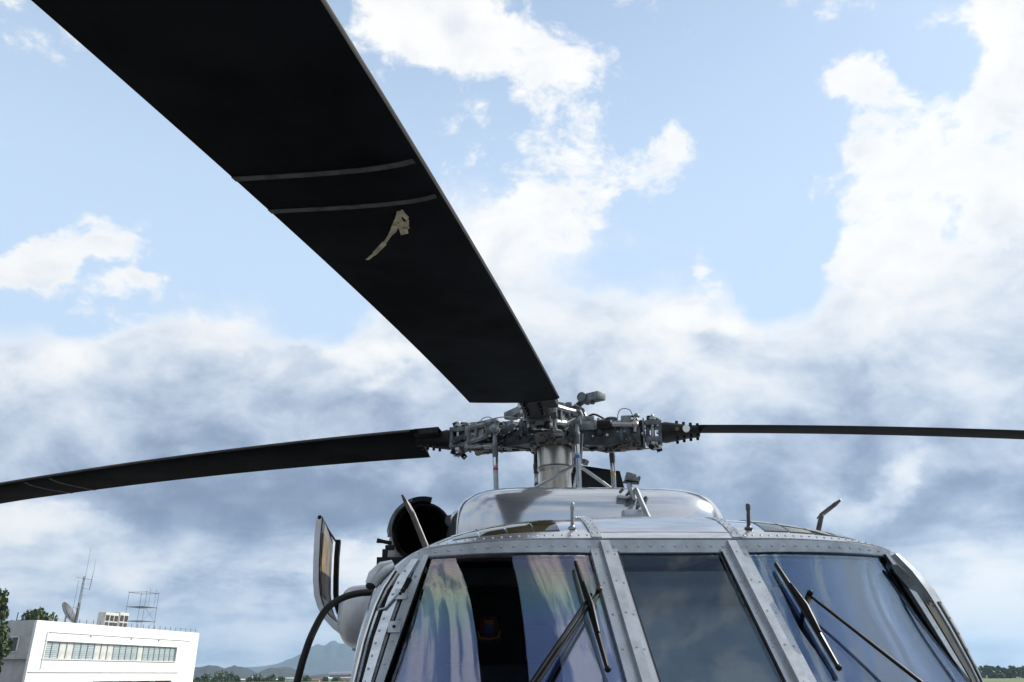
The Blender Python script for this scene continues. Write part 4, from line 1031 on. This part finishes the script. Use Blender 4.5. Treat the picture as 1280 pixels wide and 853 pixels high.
    b.tube(catmull([T(.2, -.06, .08), T(.28, -.09, .12), T(.36, -.02, .10), T(.44, .05, .09), T(.52, .0, .12), T(.58, -.03, .11)], 4), .007, 6)
    b.tube(catmull([T(.22, .10, .03), T(.30, .13, -.02), T(.40, .11, -.06), T(.5, .1, -.05)], 4), .006, 6); add('hydraulic_hose', b, M['black'])
    b = MB(); b.tube(catmull([T(.44, -.05, .08), T(.45, -.05, .14), T(.48, -.05, .165), T(.53, -.05, .15), T(.55, -.05, .08)], 5), .0028, 5); add('bonding_wire', b, M['black'])
    rng = random.Random(5)
    for nm, m_, cnt in (('fasteners', M['steel'], 46), ('small_fittings', M['hubdark'], 40)):
        b = MB()
        for _ in range(cnt):
            r = rng.uniform(.16, .72); sd_ = rng.choice((-1, 1)); top = rng.random() < .55
            t_ = rng.uniform(-.09, .09) if top else sd_*interp(r, (.16, .46, .72), (.125, .088, .08)); z = (rng.uniform(.05, .085) if rng.random() < .7 else -.09) if top else rng.uniform(-.06, .05)
            if nm == 'fasteners': b.cyl((r, t_, z-.012) if top else (r, t_-.012*sd_, z), (r, t_, z+.014) if top else (r, t_+.014*sd_, z), rng.uniform(.006, .011), n=6)
            else: b.box((r, t_, z), (rng.uniform(.02, .06), rng.uniform(.015, .04), rng.uniform(.015, .045)), Euler((rng.uniform(-.4, .4), rng.uniform(-.4, .4), rng.uniform(0, 3))).to_matrix(), .004)
        add(nm, b, m_)
    b = MB()
    for k in range(3):
        P_ = [T(.17+.17*j_, rng.uniform(-.11, .11), rng.uniform(.04, .12) if k < 2 else rng.uniform(-.11, -.07)) for j_ in range(4)]
        b.tube(catmull(P_, 5), .0045, 5)
    add('safety_wire', b, M['steel'])
    # tapered black cuff with rows of bolts
    b = MB()
    ro = []
    for r, w, h in ((.735, .085, .062), (.76, .09, .066), (.82, .085, .056), (.90, .08, .040), (.985, .08, .030)):
        ro.append([T(r, w*math.copysign(abs(math.cos(a))**.7, math.cos(a)), h*math.copysign(abs(math.sin(a))**.8, math.sin(a))) for a in np.linspace(0, 2*math.pi, 16, endpoint=False)])
    b.grid(ro, wrap=True); b.b.faces.new(list(b.b.verts)[:16]); b.b.faces.new(list(b.b.verts)[-16:]); add('blade_cuff', b, M['black'])
    b = MB()
    for r in (.835, .88, .925, .97):
        for t in (-.045, .045):
            hh = interp(r, (.82, .90, .985), (.056, .040, .030))
            b.cyl((r, t, -hh-.014), (r, t, hh+.012), .010, n=8)
    add('cuff_bolts', b, M['blackgl'])
    b = MB(); b.cyl((.895, -.075, .0), (.895, -.092, .0), .024, n=18); add('inspection_cap', b, M['white'])
    b = MB(); b.cyl((.835, -.078, .0), (.835, -.092, .0), .015, n=12); add('indicator', b, M['bronze'])
    return out
ARM = arm_meshes()
SUBSTUFF = {'housing_bolt_ring', 'cuff_bolts', 'fasteners', 'small_fittings', 'safety_wire'}
TILT = [0, 0, -.02, 0]
for i, az in enumerate(AZ):
    root = None
    for name, me in ARM:
        o = link(name, me, root or HELI, name in SUBSTUFF)
        if root is None:
            root = o; o.location = HC+Vector((0, 0, (0, -.015, -.02, 0)[i])); o.rotation_euler = (0, R_((-.6, 2.6, 2.2, 0)[i]), az)
# pitch links
def pitch_link(i):
    az = AZ[i]; u = Vector((math.cos(az), math.sin(az), 0)); n = Vector((-math.sin(az), math.cos(az), 0))
    top = HC+u*.38+n*.195+Vector((0, 0, 0)); bot = top*1.0; bot.z = 2.80; bot = Vector((top.x*.98, (top.y-.03)*.98+.03, 2.80))
    d = (bot-top).normalized()
    b = MB(); b.tube([top+d*.18, bot], .0165, 14); L = b.build('pitch_link', M['rod'], HELI)
    ring = [top+(Vector((0, 0, 1))*math.cos(a)+n*math.sin(a))*.034 for a in np.linspace(0, 2*math.pi, 17)]
    b = MB(); b.tube(ring, .011, 8); b.tube([top+d*.035, top+d*.09, top+d*.12], [.014, .017, .018], 10); b.cyl(top-u*.03, top+u*.05, .016, n=12); b.build('rod_end', M['hublight'] if i < 2 else M['hubdark'], L)
    b = MB(); b.tube([top+d*.11, top+d*.125, top+d*.14, top+d*.16, top+d*.19], [.019, .022, .022, .02, .019], 12); b.build('lock_nut', M['hubmid'], L)
    b = MB(); b.cyl(top+d*.195, top+d*.25, .0185, n=14); b.build('sleeve', M['chrome'], L)
    b = MB(); b.cyl(top+d*.262, top+d*.282, .0175, n=14); b.build('colour_band', (M['red'], M['blue'], M['yellow'], M['blackgl'])[i], L)
for i in range(4): pitch_link(i)
# rotating scissors and drive links under the hub
b = MB(); p0 = at_y(721, 580, -.34); b.tube([p0, at_y(668, 610, -.25)], [.010, .010], 8); b.build('scissor_link', M['rod'], HELI)
b = MB(); b.tube([p0, at_y(763, 610, -.05)], [.012, .011], 8); b.build('scissor_link', M['rod'], HELI)
b = MB(); b.tube([at_y(728, 543, -.3), at_y(726, 575, -.32), at_y(721, 595, -.35), at_y(718, 614, -.36)], [.012, .018, .026, .034], 6, flat=.5); b.build('scissor_arm', M['rod'], HELI)
b = MB(); q = at_y(731, 578, -.2); b.box(q, (.035, .04, .035), Euler((.3, .3, .6)).to_matrix(), .006); b.build('scissor_joint', M['hublight'], HELI)
# vibration absorber on top: hub post, four arms with weights
b = MB(); b.lathe([(.10, .10), (.085, .13), (.07, .16), (.12, .17), (.12, .19), (.06, .20), (0, .20)], HC, (0, 0, 1), 24)
absb = b.build('vibration_absorber', M['hubmid'], HELI)
for k in range(4):
    a = R_(-40+90*k); u = Vector((math.cos(a), math.sin(a), 0)); n = Vector((-math.sin(a), math.cos(a), 0))
    b = MB(); b.tube([HC+Vector((0, 0, .165))+u*.06, HC+u*.17+Vector((0, 0, .15)), HC+u*.25+Vector((0, 0, .20))], [.032, .026, .03], 8, flat=.7); b.tube([HC+u*.10+Vector((0, 0, .12)), HC+u*.24+Vector((0, 0, .19))], [.02, .018], 6)
    b.cyl(HC+u*.25+n*-.05+Vector((0, 0, .205)), HC+u*.25+n*.05+Vector((0, 0, .205)), .034, n=14); b.build('absorber_arm', M['hubmid'], absb)
    q = Euler((0, R_(4), a-.25)).to_matrix()
    b = MB(); c = HC+u*.31+Vector((0, 0, .20)); b.box(c, (.17, .085, .055), q, .012); b.cyl(c+Vector((0, 0, -.045)), c+Vector((0, 0, .0)), .014, n=8); b.build('absorber_weight', M['hublight'], absb)

# ---- blades
AF = [(0., .0), (.01, .018), (.035, .032), (.09, .046), (.18, .055), (.30, .056), (.45, .049), (.62, .036), (.80, .019), (.93, .007), (1., .0015)]
BL = [(3.4938, .0121, -.0114, .1629, -.0424, .1571, .5316), (3.4449, -.0323, -.0109, .0241, -.0084, .1561, .5197), (3.4774, -.048, -.0114, .20, .0022, .1502, .5299), (3.47, -.02, -.011, .12, -.015, .155, .53)]
def bsec(i, r, x, zt):
    z0, z1, z2, p0, p1, le, ch = BL[i]; az = AZ[i]; rr = min(r, 6.0)
    pit = p0+p1*rr*(1 if r < 4.5 else 4.5/r); u = Vector((math.cos(az), math.sin(az), 0)); n = Vector((-math.sin(az), math.cos(az), 0))
    off = le-x*ch; sw = -max(r-7.5, 0)*.36
    return u*r+n*(off*math.cos(pit)-zt*ch*math.sin(pit)+sw)+Vector((0, 0, z0+z1*r+z2*r*r+off*math.sin(pit)+zt*ch*math.cos(pit)))
ROOTR = .945
def blade(i):
    rs = [ROOTR]+list(np.linspace(1.0, 8.1, 44)); rows = []
    for r in rs:
        top = [bsec(i, r+(.06*x if r < 1.2 else 0), x, z*.9) for x, z in AF]; bot = [bsec(i, r+(.06*x if r < 1.2 else 0), x, -z*.75) for x, z in AF[1:-1]]
        rows.append(top+bot[::-1])
    b = MB(); b.grid(rows, wrap=True); n = len(rows[0]); vs = list(b.b.verts); b.b.faces.new(vs[:n]); b.b.faces.new(vs[-n:])
    B = b.build('rotor_blade', M['blade'], HELI, ang=40)
    rows = []
    for r in rs[1:]:
        rows.append([bsec(i, r, x, z*.9+.003) for x, z in AF[3::-1]]+[bsec(i, r, x, -z*.75-.003) for x, z in AF[0:2]])
    b = MB(); b.grid(rows); b.build('leading_edge_strip', M['blade_edge'], B, ang=60)
    for r0 in ((3.83, 4.04) if i == 0 else (3.485, 3.69)):
        rows = []
        for r in (r0-.012, r0+.012): rows.append([bsec(i, r, x, -z*.75-.0035) for x, z in AF[2:]])
        top = [[bsec(i, r, x, -z*.75+.001) for x, z in AF[2:]] for r in (r0-.012, r0+.012)]
        b = MB(); b.grid(rows); b.grid(top, True); b.grid([rows[0], top[0]]); b.grid([rows[1], top[1]]); b.build('tape_band', M['tape'], B)
    # spar tongue into the cuff
    b = MB(); b.grid([[bsec(i, r, x, z*s) for x, z, s in ((.05, .05, .8), (.35, .06, .8), (.35, .06, -.8), (.05, .05, -.8))] for r in (.80, .98)], wrap=True); b.build('blade_root', M['black'], B)
    return B
blades = [blade(i) for i in range(4)]
# peeling strip of tape under the front blade
def under(px, py):
    best = None; d = ray(px, py)
    for r in np.linspace(2.4, 3.8, 90):
        for x in np.linspace(.02, .98, 60):
            p = bsec(1, r, x, -interp(x, [a[0] for a in AF], [a[1] for a in AF])*.75); v = p-CAM; e = (v-d*v.dot(d)).length
            if best is None or e < best[0]: best = (e, p)
    return best[1]
def ribbon(b, pts, w, drop, roll=0.):
    P = [under(*p)-Vector((0, 0, dz)) for p, dz in zip(pts, drop)]
    for k_, (a, c) in enumerate(zip(P, P[1:])):
        d = (c-a).normalized(); s = d.cross(Vector((0, 0, 1))).normalized()*w/2; s = Matrix.Rotation(roll*(1 if k_ % 2 else -.6), 3, d) @ s; t = Vector((0, 0, .002))
        lo = [a-s, a+s, c+s*.85, c-s*.85]; V = [b.b.verts.new(p) for p in lo]+[b.b.verts.new(p+t) for p in lo]
        b.b.faces.new(V[:4]); b.b.faces.new(V[7:3:-1])
        for k in range(4): b.b.faces.new((V[k], V[(k+1) % 4], V[4+(k+1) % 4], V[4+k]))
b = MB(); ribbon(b, [(491, 283), (480, 293), (468, 303), (460, 307)], .014, (.012, .03, .045, .05), .5); ribbon(b, [(500, 263), (495, 272), (491, 284)], .022, (.004, .016, .012), .6); ribbon(b, [(494, 275), (488, 281)], .018, (.02, .03))
ribbon(b, [(501, 264), (508, 264), (510, 271), (506, 276), (499, 271)], .014, (.004, .025, .04, .03, .006), .9); ribbon(b, [(503, 274), (505, 281)], .026, (.01, .035), .5); b.build('peeling_tape', M['cream'], blades[1])
